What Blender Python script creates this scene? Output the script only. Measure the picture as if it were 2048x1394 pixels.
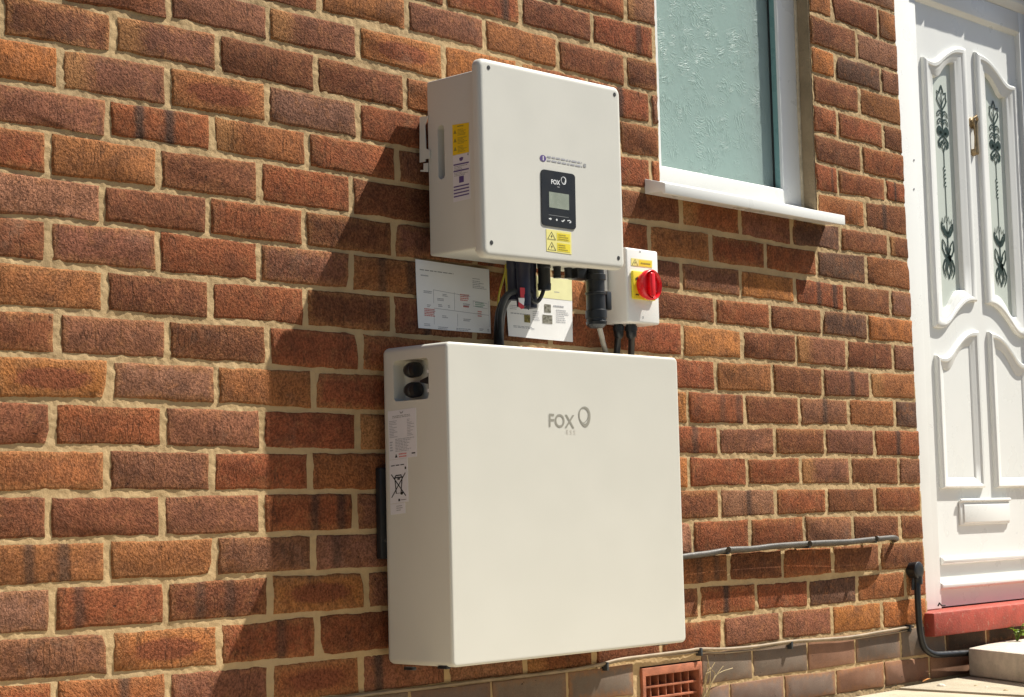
import bpy, bmesh, math, random
import numpy as np
from mathutils import Vector, Matrix

for o in list(bpy.data.objects): bpy.data.objects.remove(o)
S = bpy.context.scene
COL = S.collection
random.seed(7)
RNG = np.random.RandomState(11)

# ------------------------------------------------------------------ camera
# metres; x along the house wall, y into the house (wall face y = 0), z up, ground z = 0
PW, PH, F = 2048.0, 1394.0, 3641.378
YAW, PITCH, ROLL = 0.816173, 0.0892588, -0.0239355
CAM = Vector((-1.531498, -2.579040, 0.482267))
_f = Vector((math.sin(YAW)*math.cos(PITCH), math.cos(YAW)*math.cos(PITCH), math.sin(PITCH)))
_r = Vector((math.cos(YAW), -math.sin(YAW), 0)); _u = _r.cross(_f)
_c, _s = math.cos(ROLL), math.sin(ROLL)
CR = _c*_r + _s*_u; CU = -_s*_r + _c*_u
cam = bpy.data.cameras.new('camera'); camo = bpy.data.objects.new('camera', cam); COL.objects.link(camo)
m = Matrix.Identity(4)
for i in range(3):
    m[i][0] = CR[i]; m[i][1] = CU[i]; m[i][2] = -_f[i]; m[i][3] = CAM[i]
camo.matrix_world = m
cam.sensor_width = 36.0; cam.lens = 36.0*F/PW; cam.clip_start = 0.05; cam.clip_end = 500
S.camera = camo

# ------------------------------------------------------------------ light
SUN = Vector((2.02, -1.0, 3.12)).normalized()
W = bpy.data.worlds.new('World'); S.world = W; W.use_nodes = True
wn = W.node_tree; wn.nodes.clear()
sk = wn.nodes.new('ShaderNodeTexSky'); sk.sky_type = 'NISHITA'; sk.sun_disc = False
sk.sun_elevation = math.asin(SUN.z); sk.sun_rotation = math.atan2(SUN.x, SUN.y)
sk.air_density = 1.0; sk.dust_density = 2.0; sk.ozone_density = 1.6
bg = wn.nodes.new('ShaderNodeBackground'); bg.inputs[1].default_value = 0.05
wo = wn.nodes.new('ShaderNodeOutputWorld')
wn.links.new(sk.outputs[0], bg.inputs[0]); wn.links.new(bg.outputs[0], wo.inputs[0])
sl = bpy.data.lights.new('sun', 'SUN'); sl.energy = 5.0; sl.angle = math.radians(0.53); sl.color = (1.0, 0.965, 0.885)
so = bpy.data.objects.new('sun', sl); COL.objects.link(so)
so.rotation_euler = SUN.to_track_quat('Z', 'Y').to_euler(); so.location = (4, -4, 6)
S.view_settings.view_transform = 'Standard'; S.view_settings.look = 'None'
S.view_settings.exposure = 0.75; S.view_settings.gamma = 1.0
try: S.view_settings.use_curve_mapping = False
except Exception: pass

# ------------------------------------------------------------------ helpers
def _ray(px, py):
    return _f + CR*((px-PW/2)/F) - CU*((py-PH/2)/F)
def at(px, py, y=0.0):
    d = _ray(px, py); return CAM + d*((y-CAM.y)/d.y)
def atx(px, py, x):
    d = _ray(px, py); return CAM + d*((x-CAM.x)/d.x)
def atz(px, py, z):
    d = _ray(px, py); return CAM + d*((z-CAM.z)/d.z)
def lin(h):
    h = h.lstrip('#'); out = []
    for i in (0, 2, 4):
        c = int(h[i:i+2], 16)/255
        out.append(c/12.92 if c <= 0.04045 else ((c+0.055)/1.055)**2.4)
    return tuple(out)

WL = {}
def thing(name, label, cat, loc, group=None):
    o = bpy.data.objects.new(name, None); COL.objects.link(o)
    o.location = loc; o.empty_display_size = 0.05
    o['label'] = label; o['category'] = cat
    if group: o['group'] = group
    WL[o.name] = Vector(loc); return o
def tag(o, label, cat, group=None):
    o['label'] = label; o['category'] = cat
    if group: o['group'] = group
    return o
def place(o, world, parent):
    o.location = Vector(world) - (WL[parent.name] if parent else Vector((0, 0, 0)))
    if parent: o.parent = parent
    WL[o.name] = Vector(world)
class MB:
    def __init__(s): s.v = []; s.f = []; s.uv = None
    def box(s, x0, x1, y0, y1, z0, z1):
        n = len(s.v)
        s.v += [(x0,y0,z0),(x1,y0,z0),(x1,y1,z0),(x0,y1,z0),(x0,y0,z1),(x1,y0,z1),(x1,y1,z1),(x0,y1,z1)]
        s.f += [tuple(n+i for i in q) for q in ((0,3,2,1),(4,5,6,7),(0,1,5,4),(1,2,6,5),(2,3,7,6),(3,0,4,7))]
        return s
    def hexa(s, a, b):            # two rings of equal length: front ring a, back ring b
        n = len(s.v); k = len(a); s.v += [tuple(p) for p in a] + [tuple(p) for p in b]
        s.f += [tuple(n+i for i in range(k)), tuple(n+k+i for i in reversed(range(k)))]
        for i in range(k):
            j = (i+1) % k; s.f.append((n+j, n+i, n+k+i, n+k+j))
        return s
    def prism(s, poly, y0, y1):   # polygon of (x, z), front at y0
        return s.hexa([(x, y0, z) for x, z in poly], [(x, y1, z) for x, z in poly])
    def prismz(s, poly, z0, z1):
        return s.hexa([(x, y, z1) for x, y in poly], [(x, y, z0) for x, y in poly])
    def prismx(s, poly, x0, x1):  # polygon of (y, z)
        return s.hexa([(x0, y, z) for y, z in poly], [(x1, y, z) for y, z in poly])
    def rings(s, rs, cap0=True, cap1=True, closed=True):
        n = len(s.v); k = len(rs[0])
        for r in rs: s.v += [tuple(p) for p in r]
        for i in range(len(rs)-1):
            for j in range(k if closed else k-1):
                a = n+i*k+j; b = n+i*k+(j+1) % k
                s.f.append((a, b, b+k, a+k))
        if cap0: s.f.append(tuple(n+j for j in reversed(range(k))))
        if cap1: s.f.append(tuple(n+(len(rs)-1)*k+j for j in range(k)))
        return s
    def tube(s, pts, r, n=10, caps=True):
        pts = [Vector(p) for p in pts]; rs = []; up = None
        for i, p in enumerate(pts):
            t = ((pts[min(i+1, len(pts)-1)]-p).normalized() + (p-pts[max(i-1, 0)]).normalized())
            t = t.normalized() if t.length > 1e-9 else Vector((0, 0, 1))
            if up is None: up = t.orthogonal().normalized()
            up = (up - t*up.dot(t)).normalized(); w = t.cross(up)
            rr = r[i] if isinstance(r, (list, tuple)) else r
            rs.append([p + (up*math.cos(a)+w*math.sin(a))*rr for a in [2*math.pi*k/n for k in range(n)]])
        return s.rings(rs, caps, caps)
    def lathe(s, base, axis, prof, n=20):   # prof: list of (distance along axis, radius)
        base = Vector(base); t = Vector(axis).normalized(); up = t.orthogonal().normalized(); w = t.cross(up)
        return s.rings([[base+t*d+(up*math.cos(a)+w*math.sin(a))*max(r, 1e-5) for a in [2*math.pi*k/n for k in range(n)]] for d, r in prof])
    def build(s, name, mat, parent=None, bevel=0, seg=2, smooth=True, angle=40, fixn=True):
        v = np.array(s.v, float); c = (v.min(0)+v.max(0))/2
        me = bpy.data.meshes.new(name); me.from_pydata((v-c).tolist(), [], s.f)
        bm = bmesh.new(); bm.from_mesh(me)
        if fixn: bmesh.ops.recalc_face_normals(bm, faces=bm.faces)
        if bevel:
            ed = [e for e in bm.edges if len(e.link_faces) == 2 and e.calc_face_angle(0) > 0.6]
            bmesh.ops.bevel(bm, geom=ed, offset=bevel, offset_type='OFFSET', segments=seg, profile=0.5, affect='EDGES', clamp_overlap=True)
        bm.to_mesh(me); bm.free()
        if smooth:
            me.polygons.foreach_set('use_smooth', [True]*len(me.polygons))
            me.set_sharp_from_angle(angle=math.radians(angle))
        if mat: me.materials.append(mat)
        o = bpy.data.objects.new(name, me); COL.objects.link(o); place(o, c, parent); return o
def round_rect(x0, x1, z0, z1, r, n=5):
    out = []
    for cx, cz, a0 in ((x1-r, z1-r, 0), (x0+r, z1-r, 90), (x0+r, z0+r, 180), (x1-r, z0+r, 270)):
        for i in range(n+1):
            a = math.radians(a0+90*i/n); out.append((cx+r*math.cos(a), cz+r*math.sin(a)))
    return out
def spline(pts, n=8):
    P = [Vector(p) for p in pts]; out = []
    for i in range(len(P)-1):
        p0, p1, p2, p3 = P[max(i-1, 0)], P[i], P[i+1], P[min(i+2, len(P)-1)]
        for k in range(n):
            t = k/n
            out.append(0.5*((2*p1)+(p2-p0)*t+(2*p0-5*p1+4*p2-p3)*t*t+(3*p1-p0-3*p2+p3)*t**3))
    out.append(P[-1]); return out
def text_mesh(txt, size, extrude=0.0, bold=0.0):
    cu = bpy.data.curves.new('lettering', 'FONT'); cu.body = txt; cu.size = size; cu.extrude = extrude; cu.offset = bold
    cu.align_x = 'LEFT'; cu.resolution_u = 4
    o = bpy.data.objects.new('lettering', cu); COL.objects.link(o)
    dg = bpy.context.evaluated_depsgraph_get(); dg.update()
    me = bpy.data.meshes.new_from_object(o.evaluated_get(dg))
    vs = [v.co.copy() for v in me.vertices]; fs = [tuple(p.vertices) for p in me.polygons]
    bpy.data.objects.remove(o); bpy.data.curves.remove(cu); bpy.data.meshes.remove(me)
    return vs, fs
class Flat:
    """a flat print surface: local (a, b) in [0,1] over four world corners TL, TR, BR, BL, lifted along n"""
    def __init__(s, TL, TR, BR, BL, n):
        s.c = [Vector(p) for p in (TL, TR, BR, BL)]; s.n = Vector(n).normalized()
    def p(s, a, b, h=0.0):
        TL, TR, BR, BL = s.c
        return (TL*(1-a)+TR*a)*(1-b) + (BL*(1-a)+BR*a)*b + s.n*h
    def quad(s, mb, a0, b0, a1, b1, h):
        n = len(mb.v); mb.v += [tuple(s.p(*q, h)) for q in ((a0,b0),(a1,b0),(a1,b1),(a0,b1))]; mb.f.append((n, n+1, n+2, n+3)); return mb
    def poly(s, mb, pts, h):
        n = len(mb.v); mb.v += [tuple(s.p(a, b, h)) for a, b in pts]; mb.f.append(tuple(range(n, n+len(pts)))); return mb
    def stroke(s, mb, pts, w, h, asp=1.0, closed=False):
        P = [Vector((a, b*asp)) for a, b in pts]; L = []; R = []; k = len(P)
        for i in range(k):
            if closed: t = P[(i+1) % k]-P[i-1]
            else: t = P[min(i+1, k-1)]-P[max(i-1, 0)]
            t = t.normalized() if t.length else Vector((1, 0)); nn = Vector((-t.y, t.x))
            ww = w[i] if isinstance(w, (list, tuple)) else w
            L.append(P[i]+nn*ww/2); R.append(P[i]-nn*ww/2)
        n = len(mb.v)
        for l, r in zip(L, R): mb.v += [tuple(s.p(l.x, l.y/asp, h)), tuple(s.p(r.x, r.y/asp, h))]
        for i in range(k if closed else k-1):
            j = (i+1) % k; mb.f.append((n+2*i, n+2*j, n+2*j+1, n+2*i+1))
        return mb
    def slab(s, name, mat, parent, h=0.0006, a0=0, b0=0, a1=1, b1=1):
        mb = MB(); mb.hexa([s.p(*q, h) for q in ((a0,b0),(a1,b0),(a1,b1),(a0,b1))], [s.p(*q, -0.0004) for q in ((a0,b0),(a1,b0),(a1,b1),(a0,b1))])
        return mb.build(name, mat, parent, smooth=False)
    def lines(s, mb, a0, a1, b0, b1, rows, h, fill=(0.5, 1.0), thick=0.45, rnd=random):
        for i in range(rows):
            b = b0+(b1-b0)*(i+0.5)/rows; t = (b1-b0)/rows*thick/2
            a = a0; end = a0+(a1-a0)*rnd.uniform(*fill)
            while a < end:
                w = (a1-a0)*rnd.uniform(0.05, 0.16); s.quad(mb, a, b-t, min(a+w, end), b+t, h); a += w+(a1-a0)*0.025
        return mb

# ------------------------------------------------------------------ materials
class NT:
    def __init__(s, name):
        s.m = bpy.data.materials.new(name); s.m.use_nodes = True; s.t = s.m.node_tree; s.t.nodes.clear()
        s.out = s.t.nodes.new('ShaderNodeOutputMaterial')
    def n(s, ty, _props=None, **kw):
        nd = s.t.nodes.new(ty)
        for k, v in (_props or {}).items(): setattr(nd, k, v)
        for k, v in kw.items(): s.set(nd, k, v)
        return nd
    def set(s, nd, k, v):
        if k.startswith('i') and k[1:].isdigit(): sock = nd.inputs[int(k[1:])]
        else: sock = nd.inputs[k.replace('_', ' ')]
        if hasattr(v, 'is_output'): s.t.links.new(v, sock)
        elif isinstance(v, (tuple, list)) and len(v) == 3 and sock.type == 'RGBA': sock.default_value = (*v, 1)
        else: sock.default_value = v
    def math(s, op, a, b=0.0, c=0.0, clamp=False):
        nd = s.n('ShaderNodeMath', {'operation': op, 'use_clamp': clamp}, i0=a, i1=b, i2=c); return nd.outputs[0]
    def vmath(s, op, a, b=(0, 0, 0)):
        return s.n('ShaderNodeVectorMath', {'operation': op}, i0=a, i1=b).outputs[0]
    def mix(s, fac, a, b, mode='MIX'):
        nd = s.t.nodes.new('ShaderNodeMix'); nd.data_type = 'RGBA'; nd.blend_type = mode
        for i, v in ((0, fac), (6, a), (7, b)):
            if hasattr(v, 'is_output'): s.t.links.new(v, nd.inputs[i])
            elif isinstance(v, (tuple, list)): nd.inputs[i].default_value = (*v[:3], 1)
            else: nd.inputs[i].default_value = v
        return nd.outputs[2]
    def noise(s, vec, scale, detail=2, rough=0.5, dist=0.0, dim='3D'):
        nd = s.n('ShaderNodeTexNoise', {'noise_dimensions': dim}, Scale=scale, Detail=detail, Roughness=rough, Distortion=dist)
        if vec is not None: s.t.links.new(vec, nd.inputs['Vector'])
        return nd.outputs[0]
    def ramp(s, v, a, b, c=0.0, d=1.0, smooth=True):
        nd = s.n('ShaderNodeMapRange', {'interpolation_type': 'SMOOTHSTEP' if smooth else 'LINEAR'}, i0=v, i1=a, i2=b, i3=c, i4=d); return nd.outputs[0]
    def bump(s, h, strength=1.0, dist=0.001, normal=None):
        nd = s.n('ShaderNodeBump', Strength=strength, Distance=dist, Height=h)
        if normal is not None: s.t.links.new(normal, nd.inputs['Normal'])
        return nd.outputs[0]
    def bsdf(s, color, rough=0.5, normal=None, spec=0.5, **kw):
        nd = s.n('ShaderNodeBsdfPrincipled', Base_Color=color, Roughness=rough, **kw)
        nd.inputs['Specular IOR Level'].default_value = spec
        if normal is not None: s.t.links.new(normal, nd.inputs['Normal'])
        s.t.links.new(nd.outputs[0], s.out.inputs[0]); return nd
    def pos(s): return s.n('ShaderNodeNewGeometry').outputs['Position']
def paint(name, color, rough=0.45, var=0.06, scale=14, bump=0.0, bscale=600, spec=0.5, dirt=0.0, metallic=0.0):
    t = NT(name); p = t.pos()
    a = t.noise(p, scale, 5, 0.6)
    col = t.mix(1.0, color, t.n('ShaderNodeCombineColor', i0=t.ramp(a, 0.3, 0.7, 1-var, 1+var), i1=t.ramp(a, 0.3, 0.7, 1-var, 1+var), i2=t.ramp(a, 0.3, 0.7, 1-var*1.2, 1+var*0.9)).outputs[0], 'MULTIPLY')
    if 'cream' in name or 'upvc' in name:
        col = t.mix(t.math('MULTIPLY', t.ramp(t.noise(p, 240, 2, 0.5), 0.75, 0.79), 0.22), col, (0.40, 0.35, 0.27))
    if 'worn' in name and 'paint' in name:
        col = t.mix(t.math('MULTIPLY', t.ramp(t.noise(p, 60, 6, 0.75), 0.57, 0.66), 0.65), col, (0.40, 0.25, 0.17))
    if dirt:
        d = t.ramp(t.noise(p, scale*3, 8, 0.7), 0.52, 0.75)
        col = t.mix(t.math('MULTIPLY', d, dirt), col, (0.16, 0.13, 0.09))
    nrm = t.bump(t.noise(p, bscale, 3, 0.6), 1.0, bump) if bump else None
    b = t.bsdf(col, t.ramp(t.noise(p, scale*2, 4), 0.3, 0.7, rough-0.06, rough+0.08), nrm, spec)
    b.inputs['Metallic'].default_value = metallic
    return t.m
def brick_mat(name, vcol=False, smoothf=False):
    t = NT(name); p = t.pos()
    oi = t.n('ShaderNodeObjectInfo')
    if vcol: base = t.n('ShaderNodeVertexColor', {'layer_name': 'tone'}).outputs[0]
    else: base = oi.outputs['Color']
    ft = t.n('ShaderNodeAttribute', {'attribute_type': 'OBJECT', 'attribute_name': 'feat'}).outputs['Vector']
    fs = t.n('ShaderNodeSeparateXYZ', i0=ft)
    bd = t.n('ShaderNodeAttribute', {'attribute_type': 'OBJECT', 'attribute_name': 'band'}).outputs['Vector']
    bs = t.n('ShaderNodeSeparateXYZ', i0=bd)
    uv = t.n('ShaderNodeUVMap', {'uv_map': 'UVMap'}).outputs[0]
    us = t.n('ShaderNodeSeparateXYZ', i0=uv); u, v = us.outputs[0], us.outputs[1]
    ang = t.math('MULTIPLY_ADD', oi.outputs['Random'], 2.2, -1.1)
    big = t.noise(p, 22, 4, 0.6); mid = t.noise(p, 70, 3, 0.6)
    # colour zones that belong to the fired clay
    big2 = t.noise(t.vmath('MULTIPLY', t.vmath('ADD', p, (3.1, 0, 7.7)), (1.0, 1.0, 0.7)), 15, 5, 0.65)
    col = t.mix(t.ramp(big, 0.40, 0.64), base, t.mix(0.15 if smoothf else 0.42, base, (0.095, 0.042, 0.026)))
    col = t.mix(t.math('MULTIPLY', t.ramp(big2, 0.54, 0.70), 0.1 if smoothf else 0.34), col, (0.085, 0.05, 0.038))
    col = t.mix(t.math('MULTIPLY', t.ramp(t.noise(t.vmath('ADD', p, (9.0, 0, 2.0)), 34, 5, 0.7), 0.50, 0.66), 0.1 if smoothf else 0.55), col, (0.30, 0.125, 0.055))
    wob = t.math('MULTIPLY_ADD', mid, 0.9, -0.45)
    du = t.math('DIVIDE', t.math('SUBTRACT', u, 0.5), 0.34); dv = t.math('DIVIDE', t.math('SUBTRACT', v, 0.5), 0.27)
    rr = t.math('ADD', t.math('SQRT', t.math('ADD', t.math('MULTIPLY', du, du), t.math('MULTIPLY', dv, dv))), wob)
    oval = t.ramp(rr, 0.75, 1.2, 1, 0)
    col = t.mix(t.math('MULTIPLY', oval, fs.outputs[0]), col, (0.20, 0.062, 0.032))
    eu = t.math('MULTIPLY', t.math('MINIMUM', u, t.math('SUBTRACT', 1, u)), 3.2)
    ev = t.math('MINIMUM', v, t.math('SUBTRACT', 1, v))
    ed = t.ramp(t.math('ADD', t.math('MINIMUM', eu, ev), t.math('MULTIPLY', wob, 0.62)), 0.0, 0.30, 1, 0)
    col = t.mix(t.math('MULTIPLY', ed, fs.outputs[1]), col, (0.36, 0.165, 0.065))
    le = t.ramp(t.math('ADD', u, t.math('MULTIPLY', wob, 0.2)), 0.12, 0.34, 1, 0)
    col = t.mix(t.math('MULTIPLY', le, fs.outputs[2]), col, (0.38, 0.18, 0.07))
    for sk_ in (0, 1):
        dd = t.math('ABSOLUTE', t.math('ADD', t.math('SUBTRACT', u, bs.outputs[sk_]), t.math('MULTIPLY', wob, 0.06)))
        bm_ = t.math('MULTIPLY', t.ramp(dd, 0.015, 0.085, 1, 0), bs.outputs[2])
        col = t.mix(bm_, col, (0.055, 0.04, 0.032))
    # drag-wire texture: short wavy strokes leaning one way on each brick
    q = t.vmath('ADD', p, t.n('ShaderNodeCombineXYZ', i0=t.math('MULTIPLY', oi.outputs['Random'], 37.0), i1=0.0, i2=t.math('MULTIPLY', oi.outputs['Random'], 91.0)).outputs[0])
    rot = t.n('ShaderNodeVectorRotate', {'rotation_type': 'Y_AXIS'}, Vector=q, Angle=ang).outputs[0]
    st = t.vmath('MULTIPLY', rot, (300.0, 200.0, 150.0))
    ga = t.noise(st, 1.0, 2.5, 0.6, 0.7)
    gb = t.noise(p, 235, 3.0, 0.6, 0.3)
    sl = t.math('MULTIPLY_ADD', t.noise(t.vmath('ADD', p, (1.7, 0, 4.1)), 11, 2), 1.0, -0.05, clamp=True)
    g1 = t.math('ADD', t.math('MULTIPLY', ga, sl), t.math('MULTIPLY', gb, t.math('SUBTRACT', 1, sl)))
    g2 = t.noise(p, 750, 2, 0.6)
    if smoothf:
        h = t.math('ADD', t.math('MULTIPLY', g1, 0.15), t.math('MULTIPLY', g2, 0.35)); dist = 0.0009
    else:
        h = t.math('ADD', g1, t.math('MULTIPLY', g2, 0.18)); dist = 0.0058
    k = t.ramp(g1, 0.38, 0.62, 0.62, 1.28) if not smoothf else t.ramp(g2, 0.3, 0.7, 0.82, 1.15)
    col = t.mix(1.0, col, t.n('ShaderNodeCombineColor', i0=k, i1=k, i2=k).outputs[0], 'MULTIPLY')
    sp = t.ramp(t.noise(p, 420, 2, 0.5), 0.70, 0.76)
    col = t.mix(t.math('MULTIPLY', sp, 0.5), col, (0.50, 0.30, 0.16))
    pit = t.ramp(t.noise(p, 95, 3, 0.55), 0.69, 0.735)
    col = t.mix(t.math('MULTIPLY', pit, 0.75), col, (0.030, 0.020, 0.015))
    cq = t.vmath('MULTIPLY', t.vmath('ADD', q, t.n('ShaderNodeCombineXYZ', i0=t.math('MULTIPLY', mid, 0.012), i1=0.0, i2=0.0).outputs[0]), (34.0, 1.0, 5.0))
    cr = t.math('MULTIPLY', t.ramp(t.math('ABSOLUTE', t.math('SUBTRACT', t.noise(cq, 1.0, 2, 0.5), 0.5)), 0.0, 0.018, 1, 0), t.ramp(t.noise(t.vmath('ADD', p, (2.0, 0, 6.0)), 13, 2), 0.50, 0.62))
    if not smoothf:
        col = t.mix(t.math('MULTIPLY', cr, 0.45), col, (0.05, 0.03, 0.02))
        h = t.math('SUBTRACT', h, t.math('MULTIPLY', pit, 0.25)); h = t.math('SUBTRACT', h, t.math('MULTIPLY', cr, 0.22))
        h = t.math('MULTIPLY', h, t.math('MULTIPLY_ADD', t.math('FRACT', t.math('MULTIPLY', oi.outputs['Random'], 7.31)), 0.75, 0.55))
    # lime bloom
    lb = t.ramp(t.noise(p, 9, 5, 0.7), 0.55, 0.8)
    col = t.mix(t.math('MULTIPLY', lb, 0.16), col, (0.45, 0.37, 0.27))
    t.bsdf(col, 0.85, t.bump(h, 1.0, dist), 0.08)
    return t.m
def mortar_mat():
    t = NT('mortar'); p = t.pos()
    a = t.noise(p, 16, 5, 0.65); b = t.noise(p, 900, 2, 0.6); c = t.noise(p, 160, 3, 0.6)
    col = t.mix(t.ramp(a, 0.3, 0.72), (0.535, 0.372, 0.192), (0.43, 0.295, 0.148))
    col = t.mix(t.math('MULTIPLY', t.ramp(b, 0.55, 0.75), 0.35), col, (0.58, 0.44, 0.25))
    col = t.mix(t.math('MULTIPLY', t.ramp(t.noise(p, 55, 6, 0.7), 0.6, 0.8), 0.2), col, (0.16, 0.13, 0.08))
    col = t.mix(t.math('MULTIPLY', t.ramp(t.noise(t.vmath('ADD', p, (4, 0, 1)), 3.2, 4, 0.6), 0.45, 0.68), 0.5), col, (0.38, 0.275, 0.155))
    col = t.mix(t.math('MULTIPLY', t.ramp(t.noise(p, 130, 4, 0.7), 0.64, 0.74), 0.4), col, (0.13, 0.10, 0.06))
    h = t.math('ADD', t.math('MULTIPLY', c, 0.7), t.math('MULTIPLY', b, 0.3))
    t.bsdf(col, 0.92, t.bump(h, 1.0, 0.0014), 0.2)
    return t.m
M = {}
M['brick'] = brick_mat('drag_brick'); M['brickv'] = brick_mat('drag_brick_field', True); M['engbrick'] = brick_mat('plinth_brick', False, True)
M['mortar'] = mortar_mat()
M['tealreflect'] = paint('teal_reflection_tint', (0.20, 0.36, 0.36), 0.3, 0.03, 10)
M['cream'] = paint('cream_powder_coat', (0.635, 0.62, 0.555), 0.55, 0.012, 5, 0.00012, 1500)
M['cream2'] = paint('warm_cream_powder_coat', (0.625, 0.607, 0.535), 0.55, 0.012, 5, 0.00012, 1500)
M['upvc'] = paint('white_upvc', (0.80, 0.80, 0.765), 0.32, 0.008, 6)
M['white'] = paint('white_plastic', (0.80, 0.79, 0.75), 0.35, 0.01, 8)
M['black'] = paint('black_plastic', (0.014, 0.015, 0.017), 0.38, 0.1, 30)
M['blackgloss'] = paint('black_glossy_panel', (0.009, 0.009, 0.010), 0.30, 0.05, 20)
M['navy'] = paint('navy_black_plastic', (0.014, 0.015, 0.035), 0.42, 0.15, 40)
M['darkmetal'] = paint('dark_metal', (0.03, 0.035, 0.04), 0.45, 0.2, 30)
M['screw'] = paint('steel_screw', (0.10, 0.10, 0.10), 0.4, 0.1, 50, metallic=0.8)
M['yellow'] = paint('yellow_sticker', (0.80, 0.65, 0.03), 0.5, 0.02, 20)
M['yellowdeep'] = paint('deep_yellow_sticker', (0.80, 0.54, 0.010), 0.5, 0.03, 20)
M['paleyellow'] = paint('pale_yellow_sticker', (0.82, 0.74, 0.25), 0.5, 0.02, 20)
M['lemon'] = paint('lemon_print', (0.78, 0.63, 0.02), 0.5, 0.02, 20)
M['ink'] = paint('black_ink', (0.02, 0.02, 0.02), 0.6, 0.05, 20)
M['inkolive'] = paint('olive_ink', (0.34, 0.26, 0.03), 0.6, 0.05, 20)
M['inkgrey'] = paint('grey_ink', (0.30, 0.30, 0.30), 0.6, 0.05, 20)
M['inkpale'] = paint('pale_grey_ink', (0.36, 0.36, 0.39), 0.6, 0.05, 20)
M['inkpurple'] = paint('purple_ink', (0.10, 0.06, 0.22), 0.6, 0.05, 20)
M['inkred'] = paint('red_ink', (0.62, 0.16, 0.14), 0.6, 0.05, 20)
M['logogrey'] = paint('grey_logo_print', (0.30, 0.285, 0.235), 0.5, 0.03, 20)
M['logopale'] = paint('faint_logo_print', (0.60, 0.555, 0.485), 0.5, 0.03, 20)
M['logowhite'] = paint('white_logo_print', (0.75, 0.76, 0.76), 0.5, 0.03, 20)
M['label'] = paint('pale_lilac_label', (0.72, 0.70, 0.72), 0.5, 0.02, 20)
M['paper'] = paint('white_paper', (0.82, 0.81, 0.80), 0.55, 0.015, 20, 0.0004, 25)
M['photo1'] = paint('printed_photo', (0.18, 0.17, 0.15), 0.5, 0.7, 160)
M['photo2'] = paint('printed_olive_photo', (0.20, 0.16, 0.03), 0.5, 0.7, 160)
M['lcd'] = paint('grey_green_lcd', (0.28, 0.31, 0.25), 0.2, 0.12, 25)
M['red'] = paint('red_plastic', (0.72, 0.010, 0.018), 0.25, 0.03, 20)
M['redtag'] = paint('red_tag', (0.55, 0.03, 0.04), 0.45, 0.05, 20)
M['wireyellow'] = paint('yellow_green_wire', (0.55, 0.45, 0.03), 0.4, 0.1, 60)
M['cablegrey'] = paint('grey_cable', (0.24, 0.22, 0.19), 0.5, 0.15, 40, 0.0006, 200, dirt=0.3)
M['conduit'] = paint('weathered_grey_conduit', (0.075, 0.066, 0.056), 0.5, 0.25, 25, 0.0008, 150, dirt=0.3)
M['cablebeige'] = paint('painted_beige_cable', (0.29, 0.215, 0.14), 0.6, 0.2, 25, 0.0008, 150, dirt=0.35)
M['terracotta'] = paint('terracotta_air_brick', (0.36, 0.115, 0.055), 0.75, 0.22, 30, 0.001, 400, dirt=0.25)
M['redpaint'] = paint('worn_red_paint', (0.37, 0.055, 0.032), 0.6, 0.18, 24, 0.0012, 180, dirt=0.15)
M['concrete'] = paint('pale_concrete', (0.68, 0.60, 0.50), 0.9, 0.10, 24, 0.0022, 260, 0.2, dirt=0.25)
M['slab'] = paint('cream_paving_slab', (0.47, 0.405, 0.30), 0.9, 0.12, 9, 0.0018, 240, 0.2, dirt=0.3)
M['tarmac'] = paint('worn_tarmac', (0.05, 0.048, 0.044), 0.9, 0.15, 9, 0.002, 200, 0.2)
M['soil'] = paint('dark_soil', (0.055, 0.045, 0.03), 0.95, 0.4, 60, 0.004, 150, 0.1)
M['brass'] = paint('aged_brass', (0.33, 0.24, 0.14), 0.42, 0.25, 90, metallic=0.75)
M['motif'] = paint('dark_green_leading', (0.010, 0.030, 0.021), 0.4, 0.1, 60)
M['gasket'] = paint('black_gasket', (0.02, 0.022, 0.02), 0.5, 0.1, 40)
M['revealrender'] = paint('brown_cement_render', (0.27, 0.20, 0.125), 0.9, 0.15, 14, 0.0016, 220, 0.2, dirt=0.2)
M['sealant'] = paint('old_sealant', (0.52, 0.43, 0.30), 0.6, 0.2, 40, 0.002, 90)
M['interior'] = paint('interior_plaster', (0.62, 0.60, 0.52), 0.8, 0.05, 5)
M['bare'] = paint('dry_stalk', (0.44, 0.33, 0.17), 0.7, 0.2, 60)
M['leaf_deadorange'] = paint('dry_orange_leaf', (0.50, 0.20, 0.05), 0.7, 0.2, 60)
def leaf_mat(name, c1, c2):
    t = NT(name); p = t.pos()
    b = t.bsdf(t.mix(t.ramp(t.noise(p, 90, 3), 0.3, 0.7), c1, c2), 0.45)
    tr = t.n('ShaderNodeBsdfTranslucent', Color=c2)
    mx = t.n('ShaderNodeMixShader', i0=0.35); t.t.links.new(b.outputs[0], mx.inputs[1]); t.t.links.new(tr.outputs[0], mx.inputs[2])
    t.t.links.new(mx.outputs[0], t.out.inputs[0]); return t.m
M['leaf'] = leaf_mat('green_leaf', (0.10, 0.20, 0.02), (0.24, 0.34, 0.03))
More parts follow.
